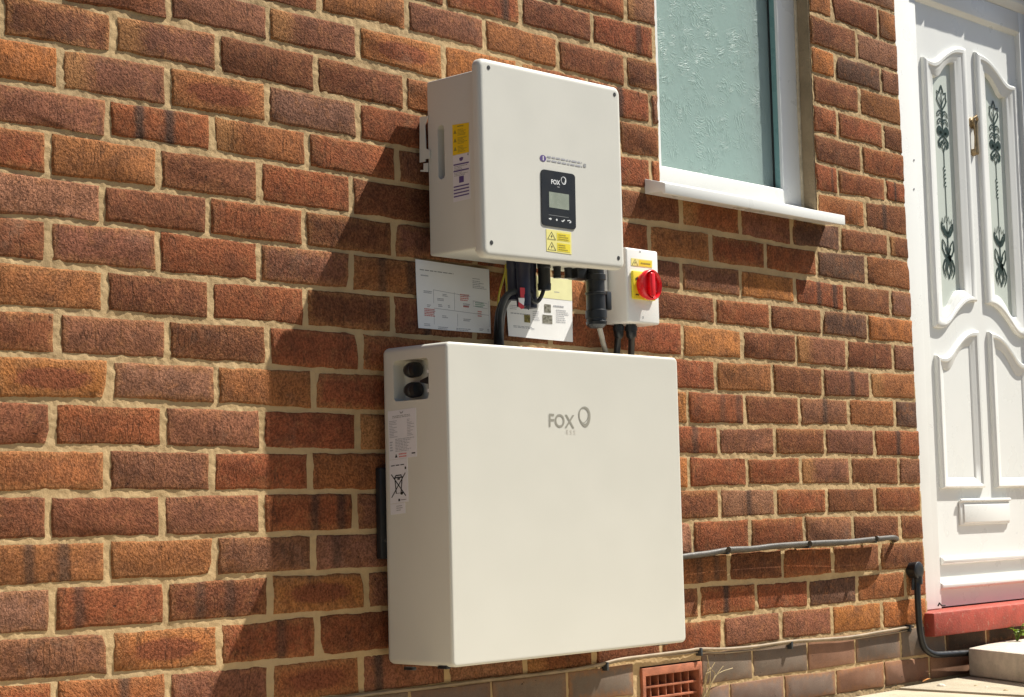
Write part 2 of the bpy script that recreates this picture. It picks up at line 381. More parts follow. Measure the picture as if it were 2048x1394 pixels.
def pane_mat():     # rolled obscure glass: flower-and-twig relief, part see-through
    t = NT('obscure_glass'); p = t.pos()
    def feather(sc, off, fx, fz):
        q = t.vmath('ADD', p, off)
        w = t.vmath('ADD', q, t.vmath('MULTIPLY', t.n('ShaderNodeCombineXYZ', i0=t.noise(q, 30, 1), i1=0.0, i2=t.noise(t.vmath('ADD', q, (5, 3, 9)), 30, 1)).outputs[0], (0.03, 0.0, 0.03)))
        vo = t.n('ShaderNodeTexVoronoi', {'feature': 'F1'}, Scale=sc); t.t.links.new(w, vo.inputs['Vector'])
        ang = t.math('MULTIPLY', t.n('ShaderNodeSeparateColor', i0=vo.outputs['Color']).outputs[0], 6.28)
        rt = t.n('ShaderNodeVectorRotate', {'rotation_type': 'Y_AXIS'}, Vector=w, Angle=ang).outputs[0]
        n = t.noise(t.vmath('MULTIPLY', rt, (fx, 1.0, fz)), 1.0, 1.5, 0.5, 0.3)
        ln = t.ramp(t.math('ABSOLUTE', t.math('SUBTRACT', n, 0.5)), 0.0, 0.07, 1, 0)
        return t.math('MULTIPLY', ln, t.ramp(vo.outputs['Distance'], 0.25, 0.6, 1, 0))
    h = t.math('ADD', feather(17, (0, 0, 0), 120.0, 26.0), t.math('MULTIPLY', feather(29, (3, 0, 8), 190.0, 45.0), 0.7))
    h = t.math('ADD', h, t.math('MULTIPLY', t.noise(p, 40, 2), 0.7))
    nrm = t.bump(h, 0.46, 0.0020)
    b = t.n('ShaderNodeBsdfPrincipled', Base_Color=(0.44, 0.55, 0.51), Roughness=0.34)
    b.inputs['Specular IOR Level'].default_value = 0.45; t.t.links.new(nrm, b.inputs['Normal'])
    tp = t.n('ShaderNodeBsdfTransparent', Color=(0.80, 0.93, 0.90))
    mx = t.n('ShaderNodeMixShader', i0=0.42); t.t.links.new(b.outputs[0], mx.inputs[1]); t.t.links.new(tp.outputs[0], mx.inputs[2])
    t.t.links.new(mx.outputs[0], t.out.inputs[0]); return t.m
M['pane'] = pane_mat()
def frost_mat():
    t = NT('frosted_door_glass'); p = t.pos()
    b = t.bsdf((0.57, 0.61, 0.54), 0.22, t.bump(t.noise(p, 700, 2), 0.4, 0.0004), 0.6); return t.m
M['frost'] = frost_mat()
M['curtain'] = paint('pale_net_curtain', (0.60, 0.74, 0.71), 0.9, 0.08, 10)
BEDS = {
-5:[(2.781,1.8212)],
-4:[(2.355,1.7459),(2.494,1.7477),(2.577,1.7356),(2.731,1.7353)],
-3:[(2.361,1.6628),(2.476,1.6574),(2.583,1.658),(2.694,1.6557)],
-2:[(1.334,1.582),(1.491,1.5847),(1.621,1.5893),(1.721,1.591),(2.367,1.5865),(2.476,1.588),(2.578,1.5867),(2.689,1.5847)],
-1:[(1.022,1.5077),(1.149,1.5092),(1.26,1.5146),(1.404,1.5038),(1.496,1.5142),(1.604,1.5097),(1.717,1.5113),(2.362,1.5098),(2.477,1.5044),(2.584,1.5092),(2.7,1.5025)],
0:[(0.517,1.4255),(0.579,1.427),(0.701,1.4364),(0.809,1.4297),(0.929,1.4413),(1.027,1.4328),(1.066,1.4354),(1.147,1.4387),(1.591,1.4317),(1.722,1.4357),(2.361,1.4315),(2.472,1.4347),(2.578,1.4276),(2.694,1.4291)],
1:[(0.134,1.3488),(0.223,1.3474),(0.348,1.359),(0.446,1.354),(0.545,1.3558),(0.572,1.3587),(0.68,1.3535),(0.801,1.361),(0.92,1.3506),(0.975,1.3543),(1.596,1.3557),(1.713,1.3594),(2.356,1.3568),(2.466,1.3507)],
2:[(0.017,1.2693),(0.115,1.2713),(0.238,1.2803),(0.336,1.2765),(0.456,1.2807),(0.544,1.279),(1.593,1.2751),(1.715,1.2802),(2.362,1.2785),(2.465,1.2822),(2.591,1.2788),(2.691,1.2896)],
3:[(0.017,1.195),(0.129,1.1983),(0.222,1.198),(0.348,1.2009),(0.444,1.2032),(0.543,1.2035),(1.595,1.2013),(1.657,1.205),(2.483,1.1986),(2.586,1.2074),(2.696,1.2005)],
4:[(0.017,1.1235),(0.105,1.1266),(0.227,1.1313),(0.325,1.1268),(0.44,1.1328),(0.542,1.132),(1.591,1.1283),(1.671,1.126),(1.8,1.1329),(1.915,1.1298),(2.035,1.1315),(2.127,1.1253),(2.249,1.1264),(2.36,1.1274),(2.459,1.1322),(2.632,1.138)],
5:[(0.017,1.0507),(0.212,1.0504),(0.329,1.0534),(0.431,1.0542),(0.541,1.0543),(1.707,1.0522),(1.79,1.05),(1.905,1.0548),(2.02,1.051),(2.127,1.0572),(2.251,1.0508),(2.362,1.0569),(2.47,1.0482),(2.577,1.0536),(2.625,1.0519)],
6:[(0.017,0.975),(0.105,0.9781),(0.213,0.9831),(0.323,0.9836),(0.433,0.9826),(0.54,0.9817),(1.718,0.9805),(1.787,0.9808),(1.92,0.9761),(2.02,0.9819),(2.139,0.9753),(2.262,0.9823),(2.361,0.9774),(2.464,0.9763),(2.62,0.9768)],
7:[(0.017,0.9036),(0.107,0.9062),(0.213,0.904),(0.323,0.9059),(0.432,0.903),(0.539,0.9075),(1.715,0.9102),(1.788,0.9053),(1.913,0.9103),(2.021,0.9033),(2.139,0.91),(2.252,0.9063),(2.363,0.9098),(2.471,0.9052),(2.614,0.9061)],
8:[(0.018,0.8261),(0.121,0.8271),(0.216,0.8306),(0.343,0.8273),(0.434,0.8319),(0.537,0.8309),(1.738,0.8288),(1.908,0.8236),(2.017,0.8308),(2.14,0.8289),(2.247,0.831),(2.362,0.8257),(2.472,0.8289),(2.584,0.8255),(2.69,0.831),(2.793,0.8311)],
9:[(0.018,0.7522),(0.124,0.7539),(0.225,0.7543),(0.343,0.7561),(0.447,0.7526),(0.536,0.7546),(1.78,0.7511),(1.913,0.7518),(2.022,0.7505),(2.136,0.7552),(2.242,0.7497),(2.357,0.7506),(2.471,0.7513),(2.578,0.7544),(2.696,0.7538),(2.787,0.755)],
10:[(0.018,0.6786),(0.114,0.6789),(0.225,0.6844),(0.333,0.678),(0.446,0.6818),(0.535,0.6787),(1.776,0.6739),(1.913,0.6671),(2.018,0.6749),(2.141,0.6734),(2.248,0.6765),(2.358,0.6734),(2.466,0.6804),(2.592,0.6747),(2.69,0.6803),(2.791,0.6753)],
11:[(0.018,0.6022),(0.111,0.6054),(0.217,0.6023),(0.336,0.605),(0.434,0.6015),(0.534,0.6023),(1.776,0.6006),(1.915,0.6026),(2.023,0.5961),(2.137,0.6027),(2.243,0.6009),(2.354,0.6053),(2.468,0.6021),(2.586,0.6028),(2.701,0.6034),(2.798,0.6012)],
12:[(0.018,0.5293),(0.106,0.5268),(0.216,0.5307),(0.332,0.5263),(0.436,0.5288),(0.533,0.528),(1.776,0.5241),(1.91,0.5242),(2.019,0.5294),(2.132,0.5238),(2.243,0.5305),(2.352,0.5235),(2.467,0.5292),(2.58,0.5246),(2.695,0.5265),(2.794,0.5272)],
13:[(0.018,0.4543),(0.109,0.4533),(0.219,0.4519),(0.33,0.4523),(0.443,0.4527),(0.532,0.4513),(1.774,0.4512),(1.906,0.4532),(2.127,0.455),(2.348,0.4572),(2.461,0.4527),(2.575,0.4558),(2.697,0.4511),(2.798,0.4521)],
14:[(0.018,0.3789),(0.114,0.3808),(0.22,0.3817),(0.336,0.3774),(0.44,0.3807),(0.531,0.3804),(1.77,0.372),(2.02,0.3776),(2.405,0.3781),(2.684,0.3829),(2.792,0.38)],
15:[(0.018,0.303),(0.113,0.3047),(0.218,0.3021),(0.336,0.3048),(0.445,0.3008),(0.53,0.3044),(1.775,0.3017),(1.937,0.307),(2.026,0.2995),(2.153,0.3035),(2.26,0.2977),(2.359,0.3046),(2.469,0.3013),(2.587,0.3029),(2.69,0.3027)],
16:[(0.018,0.233),(0.115,0.2305),(0.223,0.2281),(0.338,0.2247),(0.444,0.2249),(0.529,0.2227),(1.771,0.2275),(1.818,0.2293),(1.907,0.2264),(2.036,0.2319),(2.144,0.2294),(2.255,0.2282),(2.361,0.2299),(2.475,0.2288),(2.593,0.2291),(2.716,0.2293)],
17:[(0.956,0.1468),(1.204,0.1457),(1.479,0.1478),(1.762,0.1507),(1.903,0.1519),(2.14,0.1567),(2.349,0.155),(2.71,0.1536)],
18:[(2.006,0.0746),(2.139,0.0756),(2.234,0.074),(2.361,0.0701),(2.457,0.0751),(2.586,0.0754),(2.691,0.0715)],
}
PERPS = {
-4:[2.466,2.691],
-3:[2.579],
-2:[1.615,2.473,2.694],
-1:[1.038,1.263,1.496,2.58],
0:[0.701,0.93,1.151,1.38,1.607,2.474,2.692],
1:[0.352,0.574,0.796,1.029,2.581],
2:[0.018,0.235,0.458,0.688,0.919,2.463,2.694],
3:[0.129,0.348,0.57,0.794,2.586],
4:[0.223,0.443,0.665,0.894,1.796,2.027,2.241,2.464,2.697],
5:[0.106,0.327,0.55,0.774,1.676,1.905,2.127,2.351,2.58],
6:[0.212,0.433,0.655,0.881,1.788,2.02,2.249,2.472,2.695],
7:[0.106,0.324,0.547,0.769,1.916,2.137,2.364,2.578],
8:[0.215,0.435,0.655,0.876,1.786,2.017,2.245,2.473,2.695],
9:[0.123,0.343,0.565,0.79,1.91,2.136,2.357,2.579],
10:[0.226,0.447,0.671,1.797,2.02,2.248,2.471,2.693],
11:[0.114,0.335,0.55,0.779,1.911,2.139,2.356,2.586],
12:[0.218,0.436,0.662,1.793,2.021,2.243,2.467,2.698],
13:[0.106,0.33,0.546,0.769,1.908,2.132,2.354,2.58],
14:[0.219,0.443,0.666,1.8,2.023,2.25,2.465,2.694],
15:[0.114,0.336,0.563,0.794,1.933,2.151,2.369,2.59],
16:[0.224,0.448,0.672,1.818,2.038,2.257,2.475,2.707],
17:[0.118,0.339,0.56,0.778,1.228,1.443,1.905,2.136,2.356,2.588],
18:[1.127,1.356,2.014,2.241,2.455,2.674],
19:[1.922,2.14,2.363,2.588],
}
TONES = [(0.12,1.3,'C','e'),(0.34,1.31,'D','l'),(0.24,1.36,'C',''),(0.47,1.38,'D',''),(0.58,1.31,'C',''),(0.07,1.23,'A',''),(0.24,1.23,'D','l'),(0.45,1.23,'E','o'),(0.11,1.17,'D',''),(0.32,1.17,'B','s.28'),(0.55,1.17,'E','l'),(0.05,1.09,'B','s.5'),(0.22,1.1,'E',''),(0.44,1.1,'C',''),(0.11,1.02,'P2',''),(0.32,1.01,'C',''),(0.54,1.02,'B',''),(0.05,0.94,'C','s.5'),(0.21,0.94,'D',''),(0.43,0.94,'B',''),(0.11,0.87,'E','e'),(0.32,0.87,'C',''),(0.54,0.87,'B',''),(0.06,0.79,'C',''),(0.23,0.8,'D',''),(0.44,0.79,'C',''),(0.12,0.72,'A','o'),(0.34,0.71,'P2',''),(0.56,0.72,'E',''),(0.06,0.64,'C',''),(0.22,0.64,'B',''),(0.44,0.64,'D',''),(0.11,0.57,'E','e'),(0.33,0.56,'D',''),(0.55,0.56,'B',''),(0.06,0.5,'C',''),(0.21,0.49,'C',''),(0.44,0.5,'D',''),(0.66,0.48,'B','s.55'),(0.11,0.42,'E','s.32'),(0.33,0.42,'E',''),(0.55,0.42,'D',''),(0.06,0.34,'P',''),(0.22,0.34,'B','s.2'),(0.45,0.34,'C','s.3'),(0.68,0.35,'A','o'),(0.12,0.27,'D',''),(0.33,0.26,'A','o'),(0.56,0.26,'B','s.62'),(0.74,0.26,'B',''),(0.06,0.22,'B',''),(0.23,0.21,'E','s.6'),(0.45,0.2,'D',''),(0.66,0.19,'E','o'),(0.68,1.37,'D','l'),(0.91,1.39,'A','o'),(1.05,1.41,'A',''),(0.81,1.45,'E',''),(1.01,1.45,'D',''),(1.26,1.48,'E',''),(1.49,1.48,'C',''),(0.8,1.32,'C',''),(0.96,1.32,'E',''),(0.68,1.24,'P',''),(0.88,1.24,'B',''),(0.78,1.16,'B',''),(0.67,1.08,'B',''),(0.85,1.08,'C',''),(1.14,1.52,'B','s.8'),(1.37,1.53,'C',''),(1.61,1.54,'B','s.75'),(1.66,1.4,'B','s.5'),(1.66,1.32,'C',''),(1.66,1.25,'B',''),(2.47,1.72,'C',''),(2.42,1.62,'A',''),(2.57,1.63,'K',''),(2.74,1.63,'D',''),(2.47,1.55,'C',''),(2.66,1.54,'E',''),(2.41,1.47,'B',''),(2.58,1.47,'B',''),(2.75,1.49,'C',''),(2.45,1.39,'C',''),(2.67,1.39,'B',''),(2.42,1.17,'K',''),(2.58,1.17,'C',''),(2.48,1.09,'K',''),(2.67,1.09,'E',''),(2.36,1.01,'B','s.8'),(2.58,1.01,'C',''),(2.03,0.95,'B',''),(2.24,0.94,'C',''),(2.47,0.93,'K',''),(2.69,0.93,'A',''),(1.89,0.87,'A',''),(2.13,0.87,'C',''),(2.35,0.87,'D','l'),(2.58,0.86,'C',''),(2.74,0.86,'D',''),(1.84,0.79,'B',''),(2.02,0.8,'E',''),(2.23,0.79,'C',''),(2.46,0.79,'D','s.6'),(2.7,0.79,'E','l'),(1.9,0.71,'B','s.6'),(2.13,0.71,'C',''),(2.36,0.71,'D','s.5'),(2.58,0.72,'E',''),(2.74,0.71,'K',''),(1.84,0.64,'B','s.6'),(2.03,0.64,'D',''),(2.25,0.64,'C',''),(2.47,0.64,'D',''),(2.69,0.64,'B','s.5'),(1.9,0.56,'B',''),(2.12,0.56,'B',''),(2.35,0.56,'D','l'),(2.57,0.56,'C',''),(2.74,0.57,'D',''),(1.83,0.49,'C',''),(2.02,0.49,'P2','s.5'),(2.24,0.48,'B',''),(2.46,0.48,'C',''),(2.67,0.49,'B',''),(1.91,0.42,'B',''),(2.15,0.42,'B',''),(2.34,0.41,'D',''),(2.57,0.41,'C',''),(1.86,0.34,'E','s.5'),(1.91,0.27,'B','s.45'),(2.14,0.27,'B',''),(2.36,0.27,'K',''),(2.58,0.26,'E',''),(1.82,0.19,'B',''),(2.02,0.19,'D',''),(2.24,0.19,'D',''),(2.46,0.19,'A',''),(2.65,0.19,'A',''),(1.24,0.13,'G',''),(1.46,0.13,'G',''),(1.89,0.11,'G',''),(2.1,0.13,'G',''),(2.35,0.14,'R',''),(2.57,0.14,'G',''),(2.02,0.05,'G',''),(2.25,0.07,'G',''),(2.48,0.08,'R',''),(2.67,0.07,'R','')]
# ================================================================== brick wall
def vnoise(nx, nz, cell, seed):
    r = np.random.RandomState(seed); gx = int(nx/cell)+4; gz = int(nz/cell)+4
    g = r.rand(gz, gx); x = np.arange(nx)/cell; z = np.arange(nz)/cell
    xi = x.astype(int); zi = z.astype(int); fx = x-xi; fz = z-zi
    fx = fx*fx*(3-2*fx); fz = fz*fz*(3-2*fz)
    a = g[np.ix_(zi, xi)]; b = g[np.ix_(zi, xi+1)]; c = g[np.ix_(zi+1, xi)]; d = g[np.ix_(zi+1, xi+1)]
    return (a*(1-fx)+b*fx)*(1-fz)[:, None] + (c*(1-fx)+d*fx)*fz[:, None]
Z0 = 1.43
def nom(k): return Z0-0.075*k
def bedz(k, x):
    if k in BEDS:
        A = BEDS[k]; return nom(k) + float(np.interp(x, [a for a, b in A], [b-nom(k) for a, b in A]))
    return nom(k)
WINX0, WINX1, WINZ0, WINZ1 = 1.722, 2.362, 1.207, 2.25
DOORZ0, DOORZ1, DOORX1 = 0.121, 2.06, 3.64
def door_left(z): return 2.783 + (1.714-z)/1.517*0.034
AIRX0, AIRX1, AIRZ0, AIRZ1 = 1.385, 1.545, 0.006, 0.148
A0 = at(1277, 1336); A1 = at(1403, 1313)
AIRX0, AIRX1, AIRZ1 = A0.x, A1.x, (A0.z+A1.z)/2
XL, XR = -0.9, 4.6
def project(p):
    d = Vector(p)-CAM; z = d.dot(_f); return PW/2+F*d.dot(CR)/z, PH/2-F*d.dot(CU)/z
TONE = {'A': (.50,.185,.055), 'B': (.30,.085,.035), 'C': (.185,.066,.032), 'D': (.235,.098,.060), 'E': (.36,.135,.048),
        'P': (.21,.118,.080), 'Q': (.32,.152,.095), 'K': (.10,.068,.050), 'G': (.185,.138,.108), 'R': (.25,.135,.088)}
wall = thing('brick_wall', 'red brown rustic brick house wall with pale mortar and grey plinth courses', 'wall', (1.4, 0, 0))
segs = []
for k in range(-10, 20):
    zmid = nom(k-0.5)
    ps = sorted(PERPS.get(k, [])) or [(0.5*(k % 2))*0.225]
    full = [ps[0]]
    for b in ps[1:]:
        a = full[-1]; g = b-a; n = max(1, round(g/0.222))
        if g < 0.06: continue
        for i in range(1, n+1): full.append(a+g*i/n)
    while full[0] > XL: full.insert(0, full[0]-0.224-RNG.uniform(-.004, .004))
    while full[-1] < XR: full.append(full[-1]+0.224+RNG.uniform(-.004, .004))
    for a, b in zip(full[:-1], full[1:]):
        parts = [(a, b)]
        def cut(parts, x0, x1):
            out = []
            for p, q in parts:
                if q <= x0 or p >= x1: out.append((p, q))
                else:
                    if p < x0-0.012: out.append((p, x0+0.005))
                    if q > x1+0.012: out.append((x1-0.005, q))
            return out
        zt, zb = nom(k-1), nom(k)
        if WINZ0 < zmid < WINZ1: parts = cut(parts, WINX0, WINX1)
        if DOORZ0+0.02 < zmid < DOORZ1: parts = cut(parts, door_left(zmid), DOORX1)
        if zmid < AIRZ1: parts = cut(parts, AIRX0, AIRX1)
        for p, q in parts:
            if q-p > 0.03: segs.append((k, p, q))
def brick_rings(k, a, b, rnd):
    j = 0.0027 if k <= 17 else 0.0036
    jx = 0.0052 if k <= 17 else 0.0038
    x0, x1 = a+jx+rnd.uniform(-.0012, .0012), b-jx+rnd.uniform(-.0012, .0012)
    tl, tr = bedz(k-1, x0)-j, bedz(k-1, x1)-j; bl, br = bedz(k, x0)+j, bedz(k, x1)+j
    if k <= 17 and rnd.random() < 0.14:      # a clipped corner
        cc = rnd.choice(['tl', 'tr', 'bl', 'br'])
    else: cc = None
    nx = 7 if x1-x0 > 0.12 else 4
    R = []
    for i in range(nx+1): R.append((x0+(x1-x0)*i/nx, bl+(br-bl)*i/nx))
    for i in range(1, 4): R.append((x1, br+(tr-br)*i/3))
    for i in range(1, nx+1): R.append((x1+(x0-x1)*i/nx, tr+(tl-tr)*i/nx))
    for i in range(1, 3): R.append((x0, tl+(bl-tl)*i/3))
    jit = 0.0013 if k <= 17 else 0.0006
    R = [Vector((x+rnd.uniform(-jit, jit), 0, z+rnd.uniform(-jit, jit))) for x, z in R]
    cx, cz = (x0+x1)/2, (tl+tr+bl+br)/4
    if cc:
        q = Vector((x0 if 'l' in cc else x1, 0, {'tl': tl, 'tr': tr, 'bl': bl, 'br': br}[cc]))
        for p in R:
            d = (p-q).length
            if d < 0.026: p += (Vector((cx, 0, cz))-q).normalized()*(0.026-d)*0.33
    yf = rnd.uniform(-0.0030, -0.0013) if k <= 17 else rnd.uniform(-0.0018, -0.0012)
    tx, tz = rnd.uniform(-.006, .006), rnd.uniform(-.012, .012)
    rings = []
    ins = ((0.0062, 0.0), (0.0034, 0.0010), (0.0, 0.0058), (0.0, 0.03)) if k <= 17 else ((0.0028, 0.0), (0.0008, 0.0009), (0.0, 0.004), (0.0, 0.03))
    for inset, dy in ins:
        rr = []
        for p in R:
            sx = max(-1, min(1, (p.x-cx)/((x1-x0)/2))); sz = max(-1, min(1, (p.z-cz)/((tl-bl)/2)))
            e = inset*(rnd.uniform(0.75, 1.3) if inset else 1)
            q = Vector((p.x-(e*sx if abs(sx) > .9 else 0), 0, p.z-(e*sz if abs(sz) > .9 else 0)))
            q.y = yf+dy+(tx*(p.x-cx)+tz*(p.z-cz) if dy < .02 else 0); rr.append(q)
        rings.append(rr)
    return rings, (x0, x1, min(bl, br), max(tl, tr))
def brick_geo(rings):
    V = [p for r in rings for p in r]; n = len(rings[0]); Fc = [tuple(range(n))]
    for i in range(len(rings)-1):
        for q in range(n): Fc.append((i*n+q, (i+1)*n+q, (i+1)*n+(q+1) % n, i*n+(q+1) % n))
    return V, Fc
vis = []; hid = []
for s in segs:
    k, a, b = s; c = ((a+b)/2, 0, nom(k-.5)); px, py = project(c); ra = project((b, 0, c[2]))[0]; la = project((a, 0, c[2]))[0]
    inside = (ra > -2 and la < PW+2 and -34 < py < PH+36)
    cover = (790 < px < 1320 and 740 < py < 1255 and la > 770 and ra < 1356) or (la > 862 and ra < 1235 and 190 < py < 480)
    (vis if inside and not cover and (b-a) > 0.03 else hid).append(s)
print('visible bricks', len(vis), 'field', len(hid))
vis.sort(key=lambda s: -(s[2]-s[1]))
if len(vis) > 298: hid += vis[298:]; vis = vis[:298]
rb = random.Random(5)
def tone_for(k, a, b, rnd):
    cx, cz = (a+b)/2, nom(k-.5); best = None
    for X, Zt, tn, ft in TONES:
        if abs(cz-Zt) < 0.04 and a-0.01 < X < b+0.01: best = (tn, ft); break
    if best: tn, ft = best
    elif k >= 18: tn, ft = rnd.choice('GGGR'), ''
    else: tn, ft = rnd.choice('BBBCCCDDDEEBCAQ'), rnd.choice(['', '', '', '', 'e', 'l', 's%.2f' % rnd.uniform(.15, .85)])
    if tn == 'P2': tn = 'Q'
    if k >= 18 and a > 2.82: return (.060, .043, .030), ''  # plinth under the door: threshold shade and damp put into one dark tone
    c = TONE[tn]; g = rnd.uniform(0.9, 1.1)
    mul = (0.97, 0.98, 0.97) if k <= 17 else (1, 1, 1)
    if k <= 17: c = tuple(x*.72+y_*.28 for x, y_ in zip(c, (.265, .100, .047)))
    return tuple(min(1, x*g*m_*rnd.uniform(.96, 1.04)) for x, m_ in zip(c, mul)), ft
for k, a, b in vis:
    rings, (x0, x1, z0, z1) = brick_rings(k, a, b, rb); V, Fc = brick_geo(rings)
    c = Vector(((x0+x1)/2, 0, (z0+z1)/2))
    me = bpy.data.meshes.new('brick'); me.from_pydata([tuple(p-c) for p in V], [], Fc)
    ul = me.uv_layers.new(name='UVMap')
    idx = np.empty(len(me.loops), int); me.loops.foreach_get('vertex_index', idx)
    uvv = np.array([((p.x-x0)/(x1-x0), (p.z-z0)/(z1-z0)) for p in V])[idx]
    ul.data.foreach_set('uv', uvv.ravel())
    me.polygons.foreach_set('use_smooth', [True]*len(me.polygons)); me.set_sharp_from_angle(angle=math.radians(50))
    me.materials.append(M['brick'] if k <= 17 else M['engbrick'])
    o = bpy.data.objects.new('brick', me); COL.objects.link(o); place(o, c, wall)
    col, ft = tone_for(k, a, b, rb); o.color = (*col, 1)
    o['feat'] = [0.85 if 'o' in ft else 0.0, 0.7 if ft.startswith('e') else (0.8 if 'o' in ft else rb.choice([.1, .2, .35, .55])), 0.8 if 'l' in ft else 0.0]
    if ft.startswith('s') and k <= 17:
        u = float('0'+ft[1:]); o['band'] = [u, u+rb.choice([-.34, .3, 3, 3, 3]), rb.uniform(.45, .85)]
    else: o['band'] = [0.0, 0.0, 0.0]
# bricks beyond the frame or hidden behind the cabinets: one joined part
V = []; Fc = []; UV = []; TC = []
for k, a, b in hid:
    rings, (x0, x1, z0, z1) = brick_rings(k, a, b, rb); v, f = brick_geo(rings); n = len(V)
    V += [tuple(p) for p in v]; UV += [((p.x-x0)/(x1-x0), (p.z-z0)/(z1-z0)) for p in v]
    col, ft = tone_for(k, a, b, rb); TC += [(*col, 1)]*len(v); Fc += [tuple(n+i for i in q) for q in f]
me = bpy.data.meshes.new('brick_field'); me.from_pydata(V, [], Fc)
idx = np.empty(len(me.loops), int); me.loops.foreach_get('vertex_index', idx)
me.uv_layers.new(name='UVMap').data.foreach_set('uv', np.array(UV)[idx].ravel())
ca = me.color_attributes.new('tone', 'FLOAT_COLOR', 'POINT'); ca.data.foreach_set('color', np.array(TC).ravel())
me.polygons.foreach_set('use_smooth', [True]*len(me.polygons)); me.set_sharp_from_angle(angle=math.radians(50))
me.materials.append(M['brickv'])
o = bpy.data.objects.new('brick_field', me); COL.objects.link(o); place(o, (0, 0, 0), wall); o['kind'] = 'stuff'

# mortar: a rough bed between the bricks, openings left out
def mortar_patch(x0, x1, z0, z1, st, seed):
    nx = int(round((x1-x0)/st))+1; nz = int(round((z1-z0)/st))+1
    X = np.linspace(x0, x1, nx); Zc = np.linspace(z0, z1, nz); sc = 0.005/st
    n = (vnoise(nx, nz, 9*sc, seed)-.5)*0.9+(vnoise(nx, nz, 3.1*sc, seed+1)-.5)*1.0+(vnoise(nx, nz, 1.3*sc, seed+2)-.5)*1.25+(vnoise(nx, nz, 60*sc, seed+3)-.5)*0.6
    Y = 0.0008 - n*0.0014
    XX, ZZ = np.meshgrid(X, Zc)
    vv = np.stack([XX, Y, ZZ], -1).reshape(-1, 3)
    i = np.arange(nz-1)[:, None]*nx+np.arange(nx-1)[None]
    f = np.stack([i, i+1, i+1+nx, i+nx], -1).reshape(-1, 4)
    c = vv[f].mean(1)
    dl = 2.783+(1.714-c[:, 2])/1.517*0.034
    hole = ((c[:, 0] > WINX0+.001) & (c[:, 0] < WINX1-.001) & (c[:, 2] > WINZ0) & (c[:, 2] < WINZ1)) | ((c[:, 0] > dl-.004) & (c[:, 0] < DOORX1) & (c[:, 2] > DOORZ0) & (c[:, 2] < DOORZ1)) | ((c[:, 0] > AIRX0+.004) & (c[:, 0] < AIRX1-.004) & (c[:, 2] < AIRZ1-.004))
    return vv, f[~hole]
VV = []; FF = []; n = 0
for (x0, x1, z0, z1, st) in ((-0.06, 2.90, -0.03, 1.95, 0.0033), (XL, -0.06, -0.03, 2.18, 0.02), (2.90, XR, -0.03, 2.18, 0.01), (-0.06, 2.90, 1.95, 2.18, 0.02)):
    v, f = mortar_patch(x0, x1, z0, z1, st, len(VV)*7+3); VV.append(v); FF.append(f+n); n += len(v)
VV = np.concatenate(VV); FF = np.concatenate(FF)
me = bpy.data.meshes.new('mortar'); me.vertices.add(len(VV)); me.vertices.foreach_set('co', VV.ravel())
me.loops.add(len(FF)*4); me.loops.foreach_set('vertex_index', FF.ravel().astype(np.int32))
me.polygons.add(len(FF)); me.polygons.foreach_set('loop_start', np.arange(0, len(FF)*4, 4, dtype=np.int32))
me.polygons.foreach_set('loop_total', np.full(len(FF), 4, dtype=np.int32)); me.update(calc_edges=True); me.validate()
me.polygons.foreach_set('use_smooth', [True]*len(me.polygons)); me.materials.append(M['mortar'])
o = bpy.data.objects.new('mortar', me); COL.objects.link(o); place(o, (0, 0, 0), wall)
# blockwork behind, so that the wall has its thickness, with the openings
mb = MB()
for (x0, x1, z0, z1) in ((XL, WINX0-.003, -0.03, 2.18), (WINX0-.003, WINX1+.003, -0.03, WINZ0-.004), (WINX1+.003, 2.76, -0.03, 2.18), (2.76, DOORX1+.05, -0.03, DOORZ0-.002), (DOORX1+.05, XR, -0.03, 2.18)):
    mb.box(x0, x1, 0.024, 0.25, z0, z1)
mb.build('wall_core', M['revealrender'], wall, smooth=False)
# rendered window reveals and the door reveal
mb = MB(); mb.box(WINX1-.004, WINX1+.03, 0.002, 0.10, WINZ0, WINZ1); mb.box(WINX0-.03, WINX0+.002, 0.006, 0.10, WINZ0, WINZ1)
mb.build('reveal', M['revealrender'], wall, bevel=.002)
# air brick
air_c = (AIRX0, AIRX1, AIRZ0-.02, AIRZ1)
w = .012; mb = MB()
x0, x1, z0, z1 = AIRX0+.006, AIRX1-.006, -.012, AIRZ1-.006
fr = MB()
outer = [(x0, z0), (x1, z0), (x1, z1), (x0, z1)]; inner = [(x0+w, z0+w), (x1-w, z0+w), (x1-w, z1-w*1.5), (x0+w, z1-w*1.5)]
fr.rings([[(x, .02, z) for x, z in outer], [(x, -.006, z) for x, z in outer], [(x, -.006, z) for x, z in inner], [(x, .05, z) for x, z in inner]], False, False)
ab = fr.build('air_brick', M['terracotta'], wall, bevel=.0016)
ix0, ix1, iz0, iz1 = x0+w, x1-w, z0+w, z1-w*1.5
for i in range(1, 7):
    x = ix0+(ix1-ix0)*i/7; mb = MB(); mb.box(x-.0016, x+.0016, .004, .045, iz0, iz1); mb.build('grille_bar', M['terracotta'], ab, bevel=.0006)
for i in range(1, 5):
    z = iz1-(iz1-iz0)*(i)/4.55; mb = MB(); mb.box(ix0, ix1, .0015, .04, z-.0026, z+.0026); mb.build('grille_bar', M['terracotta'], ab, bevel=.0008)
mb = MB(); mb.box(ix0, ix1, .05, .06, iz0, iz1); mb.build('vent_backing', M['soil'], ab)

